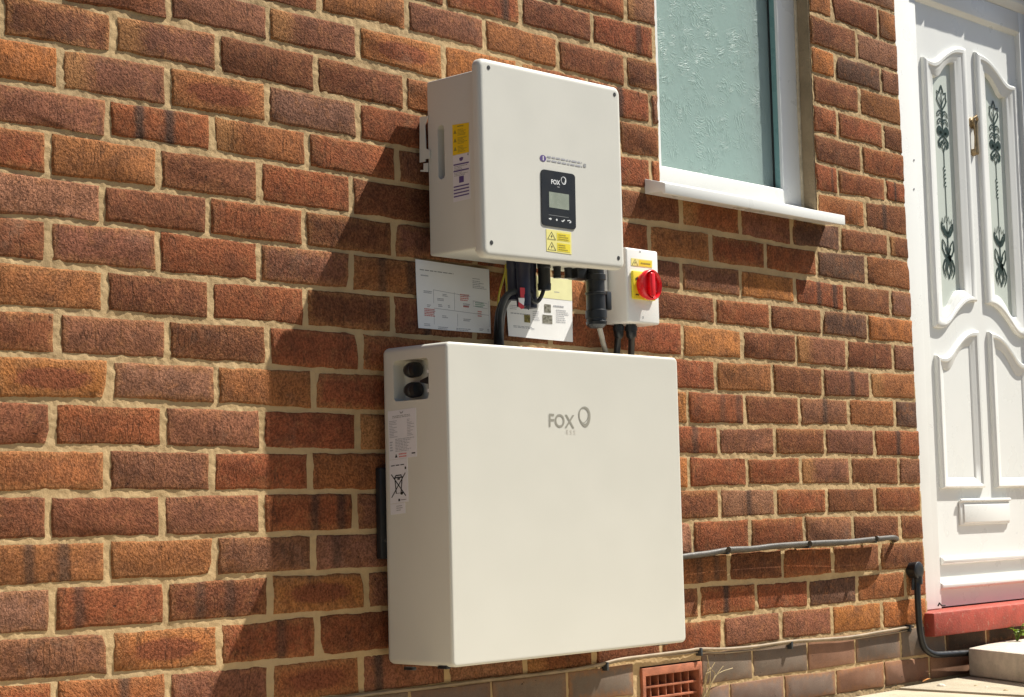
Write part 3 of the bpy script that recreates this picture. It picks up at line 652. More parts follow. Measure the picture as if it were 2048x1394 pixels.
# ================================================================== window
win = thing('window', 'white framed window with teal obscure patterned glass above a white sill', 'window', (2.04, 0.04, 1.21))
fy = 0.042; gy = 0.068
gl = at(1325, 328, fy); zr = (at(1330, 331, fy).z+at(1545, 374, fy).z)/2
gxr = at(1566, 378, fy).x
wx0, wx1 = WINX0+.004, WINX1+.001
zb = WINZ0+.022
def frame_ring(x0, x1, z0, z1, ix0, ix1, iz0, iz1, y0, y1, ch=.004):
    mb = MB(); O = [(x0, z0), (x1, z0), (x1, z1), (x0, z1)]; I = [(ix0, iz0), (ix1, iz0), (ix1, iz1), (ix0, iz1)]
    I2 = [(ix0-ch, iz0-ch), (ix1+ch, iz0-ch), (ix1+ch, iz1+ch), (ix0-ch, iz1+ch)]
    mb.rings([[(x, y1, z) for x, z in O], [(x, y0, z) for x, z in O], [(x, y0, z) for x, z in I2], [(x, y0+ch, z) for x, z in I], [(x, y1, z) for x, z in I]], False, False)
    return mb
wf = frame_ring(wx0, wx1, zb-.004, 2.24, gl.x, gxr, zr, 2.19, fy, gy+.007).build('frame', M['upvc'], win, bevel=.0015)
frame_ring(gl.x-.002, gxr+.002, zr-.002, 2.192, gl.x+.006, gxr-.004, zr+.004, 2.186, gy-.004, gy+.004, .0008).build('gasket', M['gasket'], win)
mb = MB(); mb.box(gl.x+.001, gxr-.001, gy, gy+.006, zr+.001, 2.19); mb.build('pane', M['pane'], win, smooth=False)
mb = MB(); mb.tube([(WINX1-.004, .041, WINZ0+.02), (WINX1-.006, .0405, 1.5), (WINX1-.004, .041, 1.8), (WINX1-.004, .041, 2.2)], .005, 8); mb.build('sealant_bead', M['sealant'], win)
mb = MB(); mb.box(gxr-.0012, gxr+.001, fy+.007, gy-.0045, zr+.004, 2.185); mb.build('teal_reflection_strip', M['tealreflect'], win, smooth=False)  # added strip: the glass's teal reflection on the frame, put into its colour
# sill
s0, s1 = at(1330, 364, -.06), at(1690, 432, -.06); sb = at(1330, 387, -.06)
zt = (s0.z+s1.z)/2; zl = zt-.0245; sx0, sx1 = s0.x, s1.x
mb = MB(); mb.prismx([(-.06, zt), (-.06, zl), (-.052, zl), (-.048, zl+.006), (-.0005, zl+.007), (-.0005, zt+.017)], sx0, sx1)
mb.build('sill', M['upvc'], win, bevel=.0015)
mb = MB(); mb.prismx([(-.0007, zl+.008), (.10, zl+.008), (.10, zt+.03), (.043, zt+.032), (-.0007, zt+.0168)], WINX0+.003, WINX1-.005); mb.build('sill', M['upvc'], win, bevel=.001)
# net curtain added for the pane's tint, dark green sheet for the reveal's shade
mb = MB(); cx = np.linspace(gl.x-.03, gxr-.055, 60); n = len(cx)
pts = [(x, gy+.022+.003*math.sin(x*9)) for x in cx]
mb.rings([[(x, y, zr-.05) for x, y in pts], [(x, y, 2.2) for x, y in pts]], False, False, False)
mb.build('pane_backing', M['curtain'], win)
dkg = paint('dark_green_reveal_shade', (0.03, 0.055, 0.022), 0.9, 0.2, 18)
mb = MB(); cx = np.linspace(gxr-.058, gxr+.04, 40)
pts = [(x, gy+.018+.002*math.sin(x*40)) for x in cx]
mb.rings([[(x, y, zr-.05) for x, y in pts], [(x, y, 2.2) for x, y in pts]], False, False, False)
mb.build('pane_backing', dkg, win)
# room behind the window
mb = MB(); mb.box(1.6, 2.5, .36, .38, 1.0, 2.25); mb.build('room_wall', M['interior'], wall)

def boolean_cut(o, mbx):
    c = mbx.build('cutter', None, None, smooth=False); md = o.modifiers.new('cut', 'BOOLEAN'); md.operation = 'DIFFERENCE'; md.object = c; md.solver = 'EXACT'
    dg = bpy.context.evaluated_depsgraph_get(); dg.update(); me = bpy.data.meshes.new_from_object(o.evaluated_get(dg))
    o.modifiers.clear(); o.data = me; cm = c.data; bpy.data.objects.remove(c); bpy.data.meshes.remove(cm)
    me.polygons.foreach_set('use_smooth', [True]*len(me.polygons)); me.set_sharp_from_angle(angle=math.radians(40))

# ================================================================== front door
door = thing('front_door', 'white panelled front door with two leaded glass panes and brass knocker', 'door', (3.285, .06, .186))
ly = .060; jy = .044
mb = MB(); mb.box(2.975, 3.585, ly, ly+.044, .19, 1.915); leaf = mb.build('door_leaf', M['upvc'], door, smooth=False)
PD = .012
jx = at(1839, 200, jy).x
mb = MB(); mb.box(2.70, jx, jy, .125, .187, 2.06); mb.build('door_frame', M['upvc'], door, bevel=.003)
mb = MB(); mb.box(2.70, jx-.042, jy-.006, jy+.01, .1875, 2.055); mb.build('frame_trim', M['upvc'], door, bevel=.003)
mb = MB(); mb.box(3.579, 3.70, jy, .125, .187, 2.06); mb.build('door_frame', M['upvc'], door, bevel=.003)
mb = MB(); mb.prismx([(jy, 1.920), (ly, 1.9095), (.125, 1.9095), (.125, 1.981), (jy, 1.981)], jx-.001, 3.580); mb.build('door_frame', M['upvc'], door, bevel=.001)
mb = MB(); mb.prismx([(.028, 2.003), (jy-.0005, 1.982), (.13, 1.982), (.13, 2.075), (.028, 2.075)], jx-.16, 3.72); mb.build('frame_head', M['upvc'], door, bevel=.002)
mb = MB(); mb.tube([(door_left(z)+.006+.0022*math.sin(z*37)+.0018*math.sin(z*91), .0385, z) for z in np.linspace(.19, 2.0, 60)], .008, 8); mb.build('sealant_bead', M['upvc'], door)
def ogee(x0, x1, z0, z1, n=14):
    out = []
    for i in range(n+1):
        t = i/n; s = t*t*(3-2*t); s = s*s*(3-2*s)*0.55+s*0.45
        out.append((x0+(x1-x0)*t, z0+(z1-z0)*s-.012*math.sin(math.pi*min(1, t/.45))*(1 if t < .45 else 0)*(1 if z1 > z0 else -1)*.55))
    return out
def outline(xl, xr, ztl, ztr, zbl, zbr, straight=False):
    top = ogee(xl, xr, ztl, ztr); bot = ogee(xl, xr, zbl, zbr) if not straight else [(xl+(xr-xl)*i/14, zbl) for i in range(15)]
    right = [(xr, ztr+(zbr-ztr)*i/8) for i in range(1, 8)]; left = [(xl, zbl+(ztl-zbl)*i/8) for i in range(1, 8)]
    return top+right+bot[::-1]+left
DC = 3.285
def mir(o): return [(2*DC-x, z) for x, z in o]
def moulding(out, inn, name, depth):
    prof = ((0.0, 0.0), (0.0, -.006), (0.05, -.0100), (0.16, -.0130), (0.34, -.0122), (0.42, -.0090), (0.48, -.0084), (0.62, -.0074), (0.76, -.0042), (0.84, -.0038), (0.93, -.002), (1.0, depth))
    rs = [[(a[0]+(b[0]-a[0])*t, ly+dy, a[1]+(b[1]-a[1])*t) for a, b in zip(out, inn)] for t, dy in prof]
    mb = MB(); mb.rings(rs, False, False); return mb.build(name, M['upvc'], door, angle=28)
UO = outline(3.010, 3.2555, 1.749, 1.815, .973, 1.060); UI = outline(3.0715, 3.191, 1.705, 1.758, 1.036, 1.092)
LO = outline(3.011, 3.2525, .892, .976, .518, .518, True); LI = outline(3.056, 3.206, .855, .928, .548, .548, True)
for fl in (lambda o: o, mir):
    moulding(fl(UO), fl(UI), 'panel_moulding', PD)
    ct_ = MB(); ct_.prism(fl(outline(3.069, 3.194, 1.708, 1.762, 1.033, 1.089)), ly-.01, ly+.06); bpy.context.view_layer.update(); boolean_cut(leaf, ct_)
    moulding(fl(LO), fl(LI), 'panel_moulding', -.0006)
    g = fl(outline(3.066, 3.197, 1.711, 1.765, 1.030, 1.086)); mb = MB(); mb.prism(g, ly+PD-.001, ly+PD+.005)
    gp = mb.build('glass_pane', M['frost'], door, smooth=False)
    # leaded flower motif, in a local frame of 1 mm units
    cx = 3.1345 if fl is not mir else 2*DC-3.1285
    ztop, zbot = 1.688, 1.110
    FL = Flat((cx-.05, ly+PD-.001, ztop), (cx+.05, ly+PD-.001, ztop), (cx+.05, ly+PD-.001, zbot), (cx-.05, ly+PD-.001, zbot), (0, -1, 0))
    H = (ztop-zbot)*1000; mb = MB(); hh = .0012
    def N(pts): return [(0.5+x*1.27/100.0, y/H) for x, y in pts]
    def st(pts, wd, closed=False, sym=True):
        wd = [q*1.75 for q in wd] if isinstance(wd, list) else wd*1.75
        for sg in ((1, -1) if sym else (1,)):
            FL.stroke(mb, N([(x*sg, y) for x, y in pts]), wd/100.0 if not isinstance(wd, list) else [q/100 for q in wd], hh+(.0001 if sg < 0 else 0), H/100.0, closed)
    def arc(cx_, cy_, rx, ry, a0, a1, n=12): return [(cx_+rx*math.cos(math.radians(a0+(a1-a0)*i/n)), cy_+ry*math.sin(math.radians(a0+(a1-a0)*i/n))) for i in range(n+1)]
    st([(0, 0), (7, 16), (9, 24), (20, 20), (18, 33), (21, 44), (14, 56), (0, 74)], 3.4); st([(0, 18), (0, 74)], 2.2, sym=False); st([(0, 60), (11, 36)], 2)
    for y0 in (74, 98): st([(0, y0+16), (4, y0+4), (14, y0+2), (22, y0+9), (23, y0+22)], [4, 3.2, 2.6, 2.6, 2]); st([(0, y0+24), (6, y0+12), (14, y0+11), (18, y0+20)], 2)
    st([(0, 72), (0, 150)], 3, sym=False)
    st(arc(15, 136, 6.5, 8, 0, 360)[:-1], 8, True); st([(0, 150), (8, 142), (15, 140)], 5)
    st([(0, 150), (13, 158), (21, 168), (19, 180), (12, 186), (15, 174), (8, 166), (0, 176)], [3, 4, 5, 6, 4, 3, 3, 2]); st([(0, 160), (9, 176), (0, 196)], 3)
    st([(0, 190), (0, 240)], 2.2, sym=False)
    for i in range(5): st(arc(0, 246+i*12, 5-(i % 2), 5, 20, 300), 2.2, sym=False)
    st([(0, 300), (0, 392)], 2.2, sym=False)
    st([(0, 442), (12, 436), (23, 422), (25, 404), (19, 412), (21, 392), (12, 406), (7, 386), (0, 402)], [8, 8, 6, 3.4, 2.6, 2.6, 2.6, 2.4, 2.4]); st([(0, 436), (10, 426), (16, 414)], 4); st([(0, 400), (0, 440)], 2, sym=False)
    st([(0, 440), (0, 512)], 3.6, sym=False)
    st([(0, 505), (15, 500), (25, 482), (25, 458)], [5, 4, 3.6, 2]); st([(0, 505), (5, 484), (14, 466), (24, 455)], 3); st([(2, 498), (12, 478)], 3)
    st(arc(0, 508, 7, 6, 0, 360)[:-1], 8, True, False)
    st([(0, 508), (17, 516), (25, 534), (22, 552), (14, 566)], [6, 5, 4, 3, 1.6]); st([(0, 510), (11, 526), (15, 544), (10, 558)], [5, 4, 3, 1.6]); st([(0, 518), (8, 542), (0, 568)], 3.2)
    mb.build('flower_motif', M['motif'], gp, smooth=False, fixn=False)
# weather bars, letter plate, knocker
mb = MB(); mb.prismx([(ly, .329), (ly-.009, .325), (ly-.013, .318), (ly-.012, .309), (ly, .305)], 2.995, 3.575); mb.build('weather_bar', M['upvc'], door, bevel=.0015)
mb = MB(); mb.prismx([(ly, .268), (ly-.010, .265), (ly-.022, .252), (ly-.022, .243), (ly, .236)], jx+.002, 3.5785); mb.build('weather_bar', M['upvc'], door, bevel=.0015)
lp = MB(); lp.box(3.106, 3.392, ly-.007, ly-.0005, .413, .484); lpo = lp.build('letter_plate', M['upvc'], door, bevel=.003)
mb = MB(); mb.prismx([(ly-.007, .474), (ly-.011, .470), (ly-.011, .420), (ly-.0072, .417)], 3.122, 3.386); mb.build('letter_flap', M['upvc'], lpo, bevel=.0025)
mb = MB(); mb.prismx([(ly-.0065, .4885), (ly-.013, .487), (ly-.0135, .480), (ly-.0065, .478)], 3.104, 3.394); mb.build('letter_hood', M['upvc'], lpo, bevel=.002)
k0, k1 = at(1950, 240, ly-.02), at(1955, 305, ly-.02)
kx = DC; kt, kb = k0.z, k1.z
kn = MB(); kn.lathe((kx, ly, kt-.004), (0, -1, 0), [(0, .017), (.004, .017), (.006, .013), (.010, .009), (.012, .008)], 20); kno = kn.build('knocker', M['brass'], door)
mb = MB(); mb.tube([(kx-.010, ly-.011, kt-.004), (kx-.011, ly-.014, kt+.006), (kx, ly-.016, kt+.014), (kx+.011, ly-.014, kt+.006), (kx+.010, ly-.011, kt-.004), (kx+.005, ly-.012, kt-.022), (kx+.004, ly-.012, (kt+kb)/2), (kx+.005, ly-.012, kb+.012)], [.004, .004, .005, .004, .004, .0055, .0055, .006], 10); mb.build('knocker_ring', M['brass'], kno)
mb = MB(); mb.tube([(kx, ly-.012, kt-.012), (kx, ly-.013, (kt+kb)/2), (kx, ly-.013, kb)], [.007, .005, .008], 10); mb.build('knocker_arm', M['brass'], kno)
mb = MB(); mb.lathe((kx, ly, kb+.004), (0, -1, 0), [(0, .011), (.006, .011), (.010, .009), (.016, .009), (.019, .006)], 16); mb.build('strike_plate', M['brass'], kno)
for py in (320, 378):
    p = at(1828, py, jy-.006); mb = MB(); mb.lathe(p, (0, -1, 0), [(0, .0032), (.0012, .003), (.0014, .001)], 10); mb.build('screw_cap', M['inkpale'], door)
# red threshold
t0 = at(1868, 1224.5, -.032); t1 = at(1875, 1273.6, -.032)
mb = MB(); mb.box(t0.x, 3.75, -.032, .12, t1.z, .186); th = mb.build('door_threshold', M['redpaint'], None, bevel=.005)
tag(th, 'worn red painted threshold block under the white front door', 'threshold')

# ================================================================== wall box: inverter
iy0, iy1 = -.022, -.176
ib = at(852, 166, -.03); bx0 = ib.x
ct = [at(957, 113, -.19), at(1242, 176, -.19), at(966, 513, -.19), at(1249, 540, -.19)]
cx0 = (ct[0].x+ct[2].x)/2; cx1 = (ct[1].x+ct[3].x)/2
ztl, ztr, zbl, zbr = ct[0].z, ct[1].z, ct[2].z, ct[3].z
iz1 = at(852, 164, -.03).z; iz0 = at(856, 512, -.03).z
inv = thing('inverter', 'cream wall inverter box with black display panel beside the window', 'inverter', ((cx0+cx1)/2, 0, zbl))
bx1 = cx1-(bx0-cx0)
mb = MB(); mb.box(bx0, bx1, iy1, iy0-.008, iz0, iz1); body = mb.build('body', M['cream'], inv, bevel=.005, seg=3)
# front cover: rounded plate with soft front edge
def cover_ring(ins, y, r):
    a = round_rect(0, 1, 0, 1, .5); W_ = cx1-cx0; H_ = (ztl+ztr-zbl-zbr)/2
    rr = round_rect(cx0+ins, cx1-ins, ins, H_-ins, max(r-ins, .002), 6); out = []
    for x, z in rr:
        t = (x-cx0)/W_; b = zbl*(1-t)+zbr*t; tt = ztl*(1-t)+ztr*t; out.append((x, y, b+(tt-b)*(z/H_)))
    return out
mb = MB(); mb.rings([cover_ring(.0, -.1715, .017), cover_ring(0, -.1815, .017), cover_ring(.0012, -.1865, .017), cover_ring(.0045, -.1894, .017), cover_ring(.009, -.1904, .017), cover_ring(.012, -.1904, .017)])
cov = mb.build('front_cover', M['cream'], inv, angle=60)
cy = -.1904
for px, py in ((977, 135), (1229, 189), (983, 485), (1237, 516)):
    p = at(px, py, cy); mb = MB(); mb.lathe((p.x, cy+.0006, p.z), (0, -1, 0), [(0, .0044), (.0013, .0042), (.0014, .0015)], 14); mb.build('screw', M['ink'], inv)
# heat sink fins behind the body
hs = MB(); hs.box(bx0+.035, bx1-.035, iy0-.0078, iy0-.005, iz0+.03, iz1-.022); hso = hs.build('heat_sink', M['screw'], inv)
for i in range(34):
    x = bx0+.04+(bx1-bx0-.08)*i/33; mb = MB(); mb.box(x-.001, x+.001, iy0-.005, iy0+.004, iz0+.035, iz1-.026); mb.build('fin', M['screw'], hso, smooth=False)
# wall bracket
bp = [atx(px, py, bx0-.003) for px, py in ((856, 232), (840, 234), (840, 325), (851, 323), (851, 318), (860, 317), (860, 301), (852, 297), (850, 250))]
mb = MB(); mb.hexa([(bx0-.0042, p.y, p.z) for p in bp], [(bx0-.0018, p.y, p.z) for p in bp]); mb.build('wall_bracket', M['cream'], inv, smooth=False)
bq = [atx(px, py, bx0-.003) for px, py in ((848, 327), (856, 326), (856, 344), (842, 343), (842, 340), (848, 340))]
mb = MB(); mb.hexa([(bx0-.0044, p.y, p.z) for p in bq], [(bx0-.0019, p.y, p.z) for p in bq]); mb.build('wall_bracket', M['cream'], inv, smooth=False)
# hand slot on the left side: a recessed capsule
sl0, sl1 = atx(882, 250, bx0), atx(883, 359, bx0); sw = (atx(876, 300, bx0)-atx(889, 300, bx0)).length/2
def capsule(r, x, n=10):
    yc = (sl0.y+sl1.y)/2; zt_, zb_ = sl0.z-sw, sl1.z+sw; out = []
    for i in range(n+1): a = math.pi*i/n; out.append((x, yc+r*math.cos(a), zt_+r*math.sin(a)))
    for i in range(n+1): a = math.pi+math.pi*i/n; out.append((x, yc+r*math.cos(a), zb_+r*math.sin(a)))
    return out
cutter = MB(); cutter.rings([capsule(sw, bx0-.01), capsule(sw, bx0+.022)])
bpy.context.view_layer.update(); boolean_cut(body, cutter)
# side stickers
X_ = bx0
ys = Flat(atx(905, 250, X_), atx(938, 245, X_), atx(938, 304, X_), atx(906, 311, X_), (-1, 0, 0))
yo = ys.slab('caution_sticker', M['yellowdeep'], inv)
mb = MB()
ys.lines(mb, .3, .75, .03, .12, 1, .0008, (.8, 1))
for r in range(3):
    b = .17+.28*r; ys.poly(mb, [(.16, b), (.26, b+.14), (.06, b+.14)], .0008)
    ys.lines(mb, .32, .92, b-.01, b+.22, 5, .0008)
mb.build('printed_text', M['inkolive'], yo, smooth=False, fixn=False)
ws = Flat(atx(906, 312, X_), atx(940, 305, X_), atx(941, 397, X_), atx(907, 405, X_), (-1, 0, 0))
wo_ = ws.slab('rating_label', M['label'], inv); mb = MB()
ws.poly(mb, [(.38, .08), (.5, .06), (.62, .07), (.6, .12), (.5, .15), (.4, .13)], .0008)
for b in (.19, .33): ws.quad(mb, .04, b, .94, b+.03, .0008)
for b in (.665, .735, .805, .875): ws.quad(mb, .04, b, .94, b+.028, .0008)
ws.quad(mb, .36, .47, .64, .61, .0008)
mb.build('printed_bars', M['inkpurple'], wo_, smooth=False, fixn=False)
mb = MB(); ws.lines(mb, .08, .9, .23, .33, 3, .0008); ws.lines(mb, .08, .9, .37, .46, 3, .0008); ws.quad(mb, .86, .01, .93, .05, .0008); mb.build('printed_text', M['inkgrey'], wo_, smooth=False, fixn=False)
# display
def front(TL, TR, BR, BL, y): return Flat(at(*TL, y), at(*TR, y), at(*BR, y), at(*BL, y), (0, -1, 0))
D = front((1081, 338), (1149, 349), (1151, 460), (1083, 450), cy)
rr = [(x, 1-z) for x, z in round_rect(0, 1, 0, 1, .12, 5)]
rr = []
for cx_, cz_, a0 in ((.9, .06, 0), (.1, .06, 90), (.1, .94, 180), (.9, .94, 270)):
    for i in range(6):
        a = math.radians(a0+18*i); rr.append((cx_+.1*math.cos(a), cz_-.06*math.sin(a)))
mb = MB(); mb.hexa([D.p(a, b, .0016) for a, b in rr], [D.p(a, b, -.0004) for a, b in rr]); dp = mb.build('display_panel', M['blackgloss'], inv, angle=30)
mb = MB(); D.quad(mb, .215, .385, .80, .665, .0019); mb.build('lcd_screen', M['lcd'], dp, smooth=False, fixn=False)
def put_text(FLt, txt, a0, b0, wd, ht, h, mb, squash=None, bold=0.0):
    vs, fs = text_mesh(txt, 1.0, 0, bold); xs = [v.x for v in vs]; ysx = [v.y for v in vs]
    n = len(mb.v); sx = wd/(max(xs)-min(xs)); sy = ht/(max(ysx)-min(ysx))
    mb.v += [tuple(FLt.p(a0+(v.x-min(xs))*sx, b0+ht-(v.y-min(ysx))*sy, h)) for v in vs]; mb.f += [tuple(n+i for i in f) for f in fs]
def logo_ring(FLt, mb, ca, cb, ra, rb_, h, asp):
    # two interlocking egg-shaped strokes
    def egg(k, rot, sc):
        out = []
        for i in range(40):
            t = 2*math.pi*i/40; x = math.sin(t)*(.86+.16*math.cos(t)); y = -math.cos(t)
            c, s = math.cos(rot), math.sin(rot); out.append((ca+ra*sc*(x*c-y*s)+k[0]*ra, cb+rb_*sc*(x*s+y*c)+k[1]*rb_))
        return out
    a = egg((.04, .02), -.25, .92)
    FLt.stroke(mb, a, [ra*(.22+.13*math.sin(2*math.pi*i/40-1.0)) for i in range(40)], h, asp, True)
    b = egg((-.06, -.08), .35, .78)
    FLt.stroke(mb, b, [ra*(.10+.06*math.sin(2*math.pi*i/40+1.5)) for i in range(40)], h+.0001, asp, True)
mb = MB(); put_text(D, 'FOX', .285, .155, .26, .085, .0019, mb, bold=.03); logo_ring(D, mb, .645, .145, .085, .072, .0019, 1.62)
mb.build('logo_print', M['logowhite'], dp, smooth=False, fixn=False)
mb = MB(); D.quad(mb, .2, .797, .78, .803, .0019); D.quad(mb, .46, .27, .53, .285, .0019); mb.build('panel_line', M['inkgrey'], dp, smooth=False, fixn=False)
mb = MB()
D.poly(mb, [(.24, .845), (.285, .87), (.24, .893)][::-1], .0019); D.quad(mb, .20, .858, .25, .88, .0018)
D.poly(mb, [(.40, .87), (.43, .845), (.455, .87), (.43, .897)], .0019)
D.stroke(mb, [(.57, .872), (.60, .888), (.66, .848)], .03, .0019, 1.6); D.stroke(mb, [(.74, .86), (.80, .848), (.845, .865), (.84, .885), (.80, .888)], .026, .0019, 1.6)
mb.build('button_icon', M['logowhite'], dp, smooth=False, fixn=False)
# isolation sticker above the display
st_ = front((1076, 304), (1176, 322), (1176, 340), (1076, 322), cy)
mb = MB(); st_.poly(mb, [(.095+.062*math.cos(2*math.pi*i/24), .60-.36*math.sin(2*math.pi*i/24)) for i in range(24)], .0005); so_ = mb.build('notice_sticker', M['inkpurple'], inv, smooth=False, fixn=False)
mb = MB(); st_.quad(mb, .085, .36, .105, .84, .0009); mb.build('printed_mark', M['label'], so_, smooth=False, fixn=False)
mb = MB(); rn = random.Random(3); st_.lines(mb, .175, .88, .16, .50, 1, .0006, (.98, 1), .5, rn); st_.lines(mb, .175, .88, .56, .90, 1, .0006, (.98, 1), .5, rn); mb.build('printed_text', M['inkpale'], so_, smooth=False, fixn=False)
mb = MB(); st_.quad(mb, .905, .38, .955, .78, .0006); mb.build('printed_mark', M['inkgrey'], so_, smooth=False, fixn=False)
def hazard(FLt, mbi, a0, b0, a1, b1, asp, h=.0010):
    ca = (a0+a1)/2
    FLt.stroke(mbi, [(ca, b0), (a1, b1), (a0, b1)], (a1-a0)*.11, h, asp, True)
    d = b1-b0
    FLt.poly(mbi, [(ca+.03*(a1-a0), b0+.34*d), (ca-.12*(a1-a0), b0+.62*d), (ca-.01*(a1-a0), b0+.60*d), (ca-.06*(a1-a0), b0+.86*d), (ca+.13*(a1-a0), b0+.54*d), (ca+.03*(a1-a0), b0+.56*d)], h)
wsx = front((1092, 458), (1142, 465), (1143, 509), (1093, 502), cy); wy = wsx.slab('warning_sticker', M['paleyellow'], inv)
mb = MB(); wsx.quad(mb, .42, .10, .94, .44, .0009); wsx.quad(mb, .42, .56, .94, .93, .0009); mb.build('yellow_block', M['yellow'], wy, smooth=False, fixn=False)
mb = MB(); hazard(wsx, mb, .05, .10, .36, .44, .85); hazard(wsx, mb, .05, .57, .36, .92, .85); mb.build('hazard_triangle', M['ink'], wy, smooth=False, fixn=False)
mb = MB(); rn = random.Random(4); wsx.lines(mb, .47, .91, .14, .42, 3, .0012, (.6, 1), .4, rn); wsx.lines(mb, .47, .91, .60, .90, 3, .0012, (.6, 1), .4, rn); mb.build('printed_text', M['inkolive'], wy, smooth=False, fixn=False)
# sockets along the underside
zu = iz0
def plug(px, y, r, ln, name, mat, ribs=False, zt_=None, par=inv):
    p = at(px, 540, y); z = zu if zt_ is None else zt_
    prof = [(0, r), (ln*.2, r), (ln*.22, r*.92), (ln*.75, r*.92), (ln*.78, r), (ln, r*.94), (ln, r*.4)]
    if ribs: prof = [(0, r*.92), (ln*.10, r*.92), (ln*.11, r*1.1), (ln*.20, r*1.1), (ln*.21, r*.95), (ln*.40, r*.95), (ln*.41, r*1.12), (ln*.44, r*1.12), (ln*.45, r), (ln*.70, r), (ln*.71, r*1.12), (ln*.84, r*1.12), (ln*.85, r*1.02), (ln*.89, r*1.02), (ln*.90, r*1.1), (ln*.95, r*1.06), (ln, r*.7)]
    mb = MB(); mb.lathe((p.x, y, z+.002), (0, 0, -1), prof, 18); return mb.build(name, mat, par)
plug(1027, -.085, .0145, .082, 'dc_socket', M['navy']); plug(1046, -.115, .0150, .098, 'dc_socket', M['navy']); plug(1058, -.075, .0155, .094, 'dc_socket', M['navy'])
plug(1088, -.10, .0140, .058, 'data_socket', M['black'])
plug(1114, -.08, .0085, .026, 'blanking_plug', M['black']); plug(1136, -.08, .0085, .024, 'blanking_plug', M['black'])
p = at(1158, 540, -.08); mb = MB(); mb.box(p.x-.022, p.x+.022, -.095, -.065, zu-.022, zu+.001); mb.build('socket_cover', M['black'], inv, bevel=.003)
plug(1190, -.10, .0205, .126, 'cable_gland', M['black'], True)
p = at(1208, 545, -.10); mb = MB(); mb.box(p.x-.004, p.x+.012, -.11, -.09, zu-.085, zu-.045); mb.build('gland_latch', M['black'], inv, bevel=.003)
# underside lip rail at the front
mb = MB(); mb.box(cx0+.02, cx1-.02, -.1712, -.15, zbl+.016, zbl+.022); mb.build('bottom_plate', M['cream'], inv)

# ================================================================== battery cabinet
by0, by1 = -.020, -.20
c1 = at(893, 683, by1); c2 = at(1357, 715, by1); c3 = at(905, 1335, by1); c4 = at(1371, 1285, by1)
gx0 = (c1.x+c3.x)/2; gx1 = (c2.x+c4.x)/2; gz1 = (c1.z+c2.z)/2; gz0 = (c3.z+c4.z)/2
bat = thing('battery_cabinet', 'large cream battery cabinet with grey logo mounted low on the brick wall', 'battery', ((gx0+gx1)/2, 0, gz0))
def bring(ins, y): return [(x, y, z) for x, z in round_rect(gx0+ins, gx1-ins, gz0+ins, gz1-ins, max(.0115-ins, .003), 6)]
prof = [(.016*(1-math.cos(a)), by0-.016+.016*math.sin(a)) for a in [math.pi/2*i/6 for i in range(6, -1, -1)]]
prof += [(.0048*(1-math.cos(a)), by1+.0048-.0048*math.sin(a)) for a in [math.pi/2*i/4 for i in range(5)]]
mb = MB(); mb.rings([bring(.0195, by0)]+[bring(i_, y_) for i_, y_ in prof+[(.0075, by1)]]); shell = mb.build('shell', M['cream2'], bat, angle=60)
# recess on the left side
R4 = [atx(px, py, gx0) for px, py in ((786, 723), (856, 714), (858, 796), (788, 805))]
ry0, ry1 = (R4[0].y+R4[3].y)/2, (R4[1].y+R4[2].y)/2; rz1, rz0 = (R4[0].z+R4[1].z)/2, (R4[2].z+R4[3].z)/2
def rrx(r, x, g=0):
    return [(x, y, z) for y, z in round_rect(min(ry0, ry1)+g, max(ry0, ry1)-g, rz0+g, rz1-g, r, 5)]
cutter = MB(); cutter.rings([rrx(.009, gx0-.01), rrx(.009, gx0+.030)])
bpy.context.view_layer.update(); boolean_cut(shell, cutter)
ym = min(ry0, ry1); yM = max(ry0, ry1)
for py in (741, 781):
    q = atx(826, py, gx0+.022); mb = MB()
    mb.lathe((gx0+.0125, ym+.041, q.z), (0, 1, 0), [(-.003, .006), (-.001, .010), (0, .0138), (.010, .0150), (.012, .0135), (.015, .0152), (.022, .0142), (.029, .0112), (.033, .006), (.034, .001)], 20)
    pc = mb.build('power_connector', M['black'], bat)
q0 = atx(851, 737, gx0+.004); q1 = atx(852, 788, gx0+.004)
mb = MB(); mb.box(gx0+.003, gx0+.016, ym+.0005, ym+.0055, q1.z, q0.z); mb.build('latch_bar', M['black'], bat, bevel=.002)
mb = MB(); zc = (q0.z+q1.z)/2; mb.prismx([(ym+.005, zc+.010), (ym+.030, zc+.003), (ym+.030, zc-.001), (ym+.005, zc-.006)], gx0+.006, gx0+.012); mb.build('latch_tab', M['black'], bat, bevel=.001)
for zz in (q0.z-.006, q1.z+.006):
    mb = MB(); mb.box(gx0+.001, gx0+.0032, ym+.001, ym+.005, zz-.003, zz+.003); mb.build('terminal', M['label'], bat)
q = atx(846, 729, gx0+.03); mb = MB(); mb.lathe((gx0+.030, ym+.016, rz1-.014), (-1, 0, 0), [(0, .006), (.003, .006), (.003, .0042), (.005, .004)], 14); mb.build('earth_stud', M['brass'], bat)
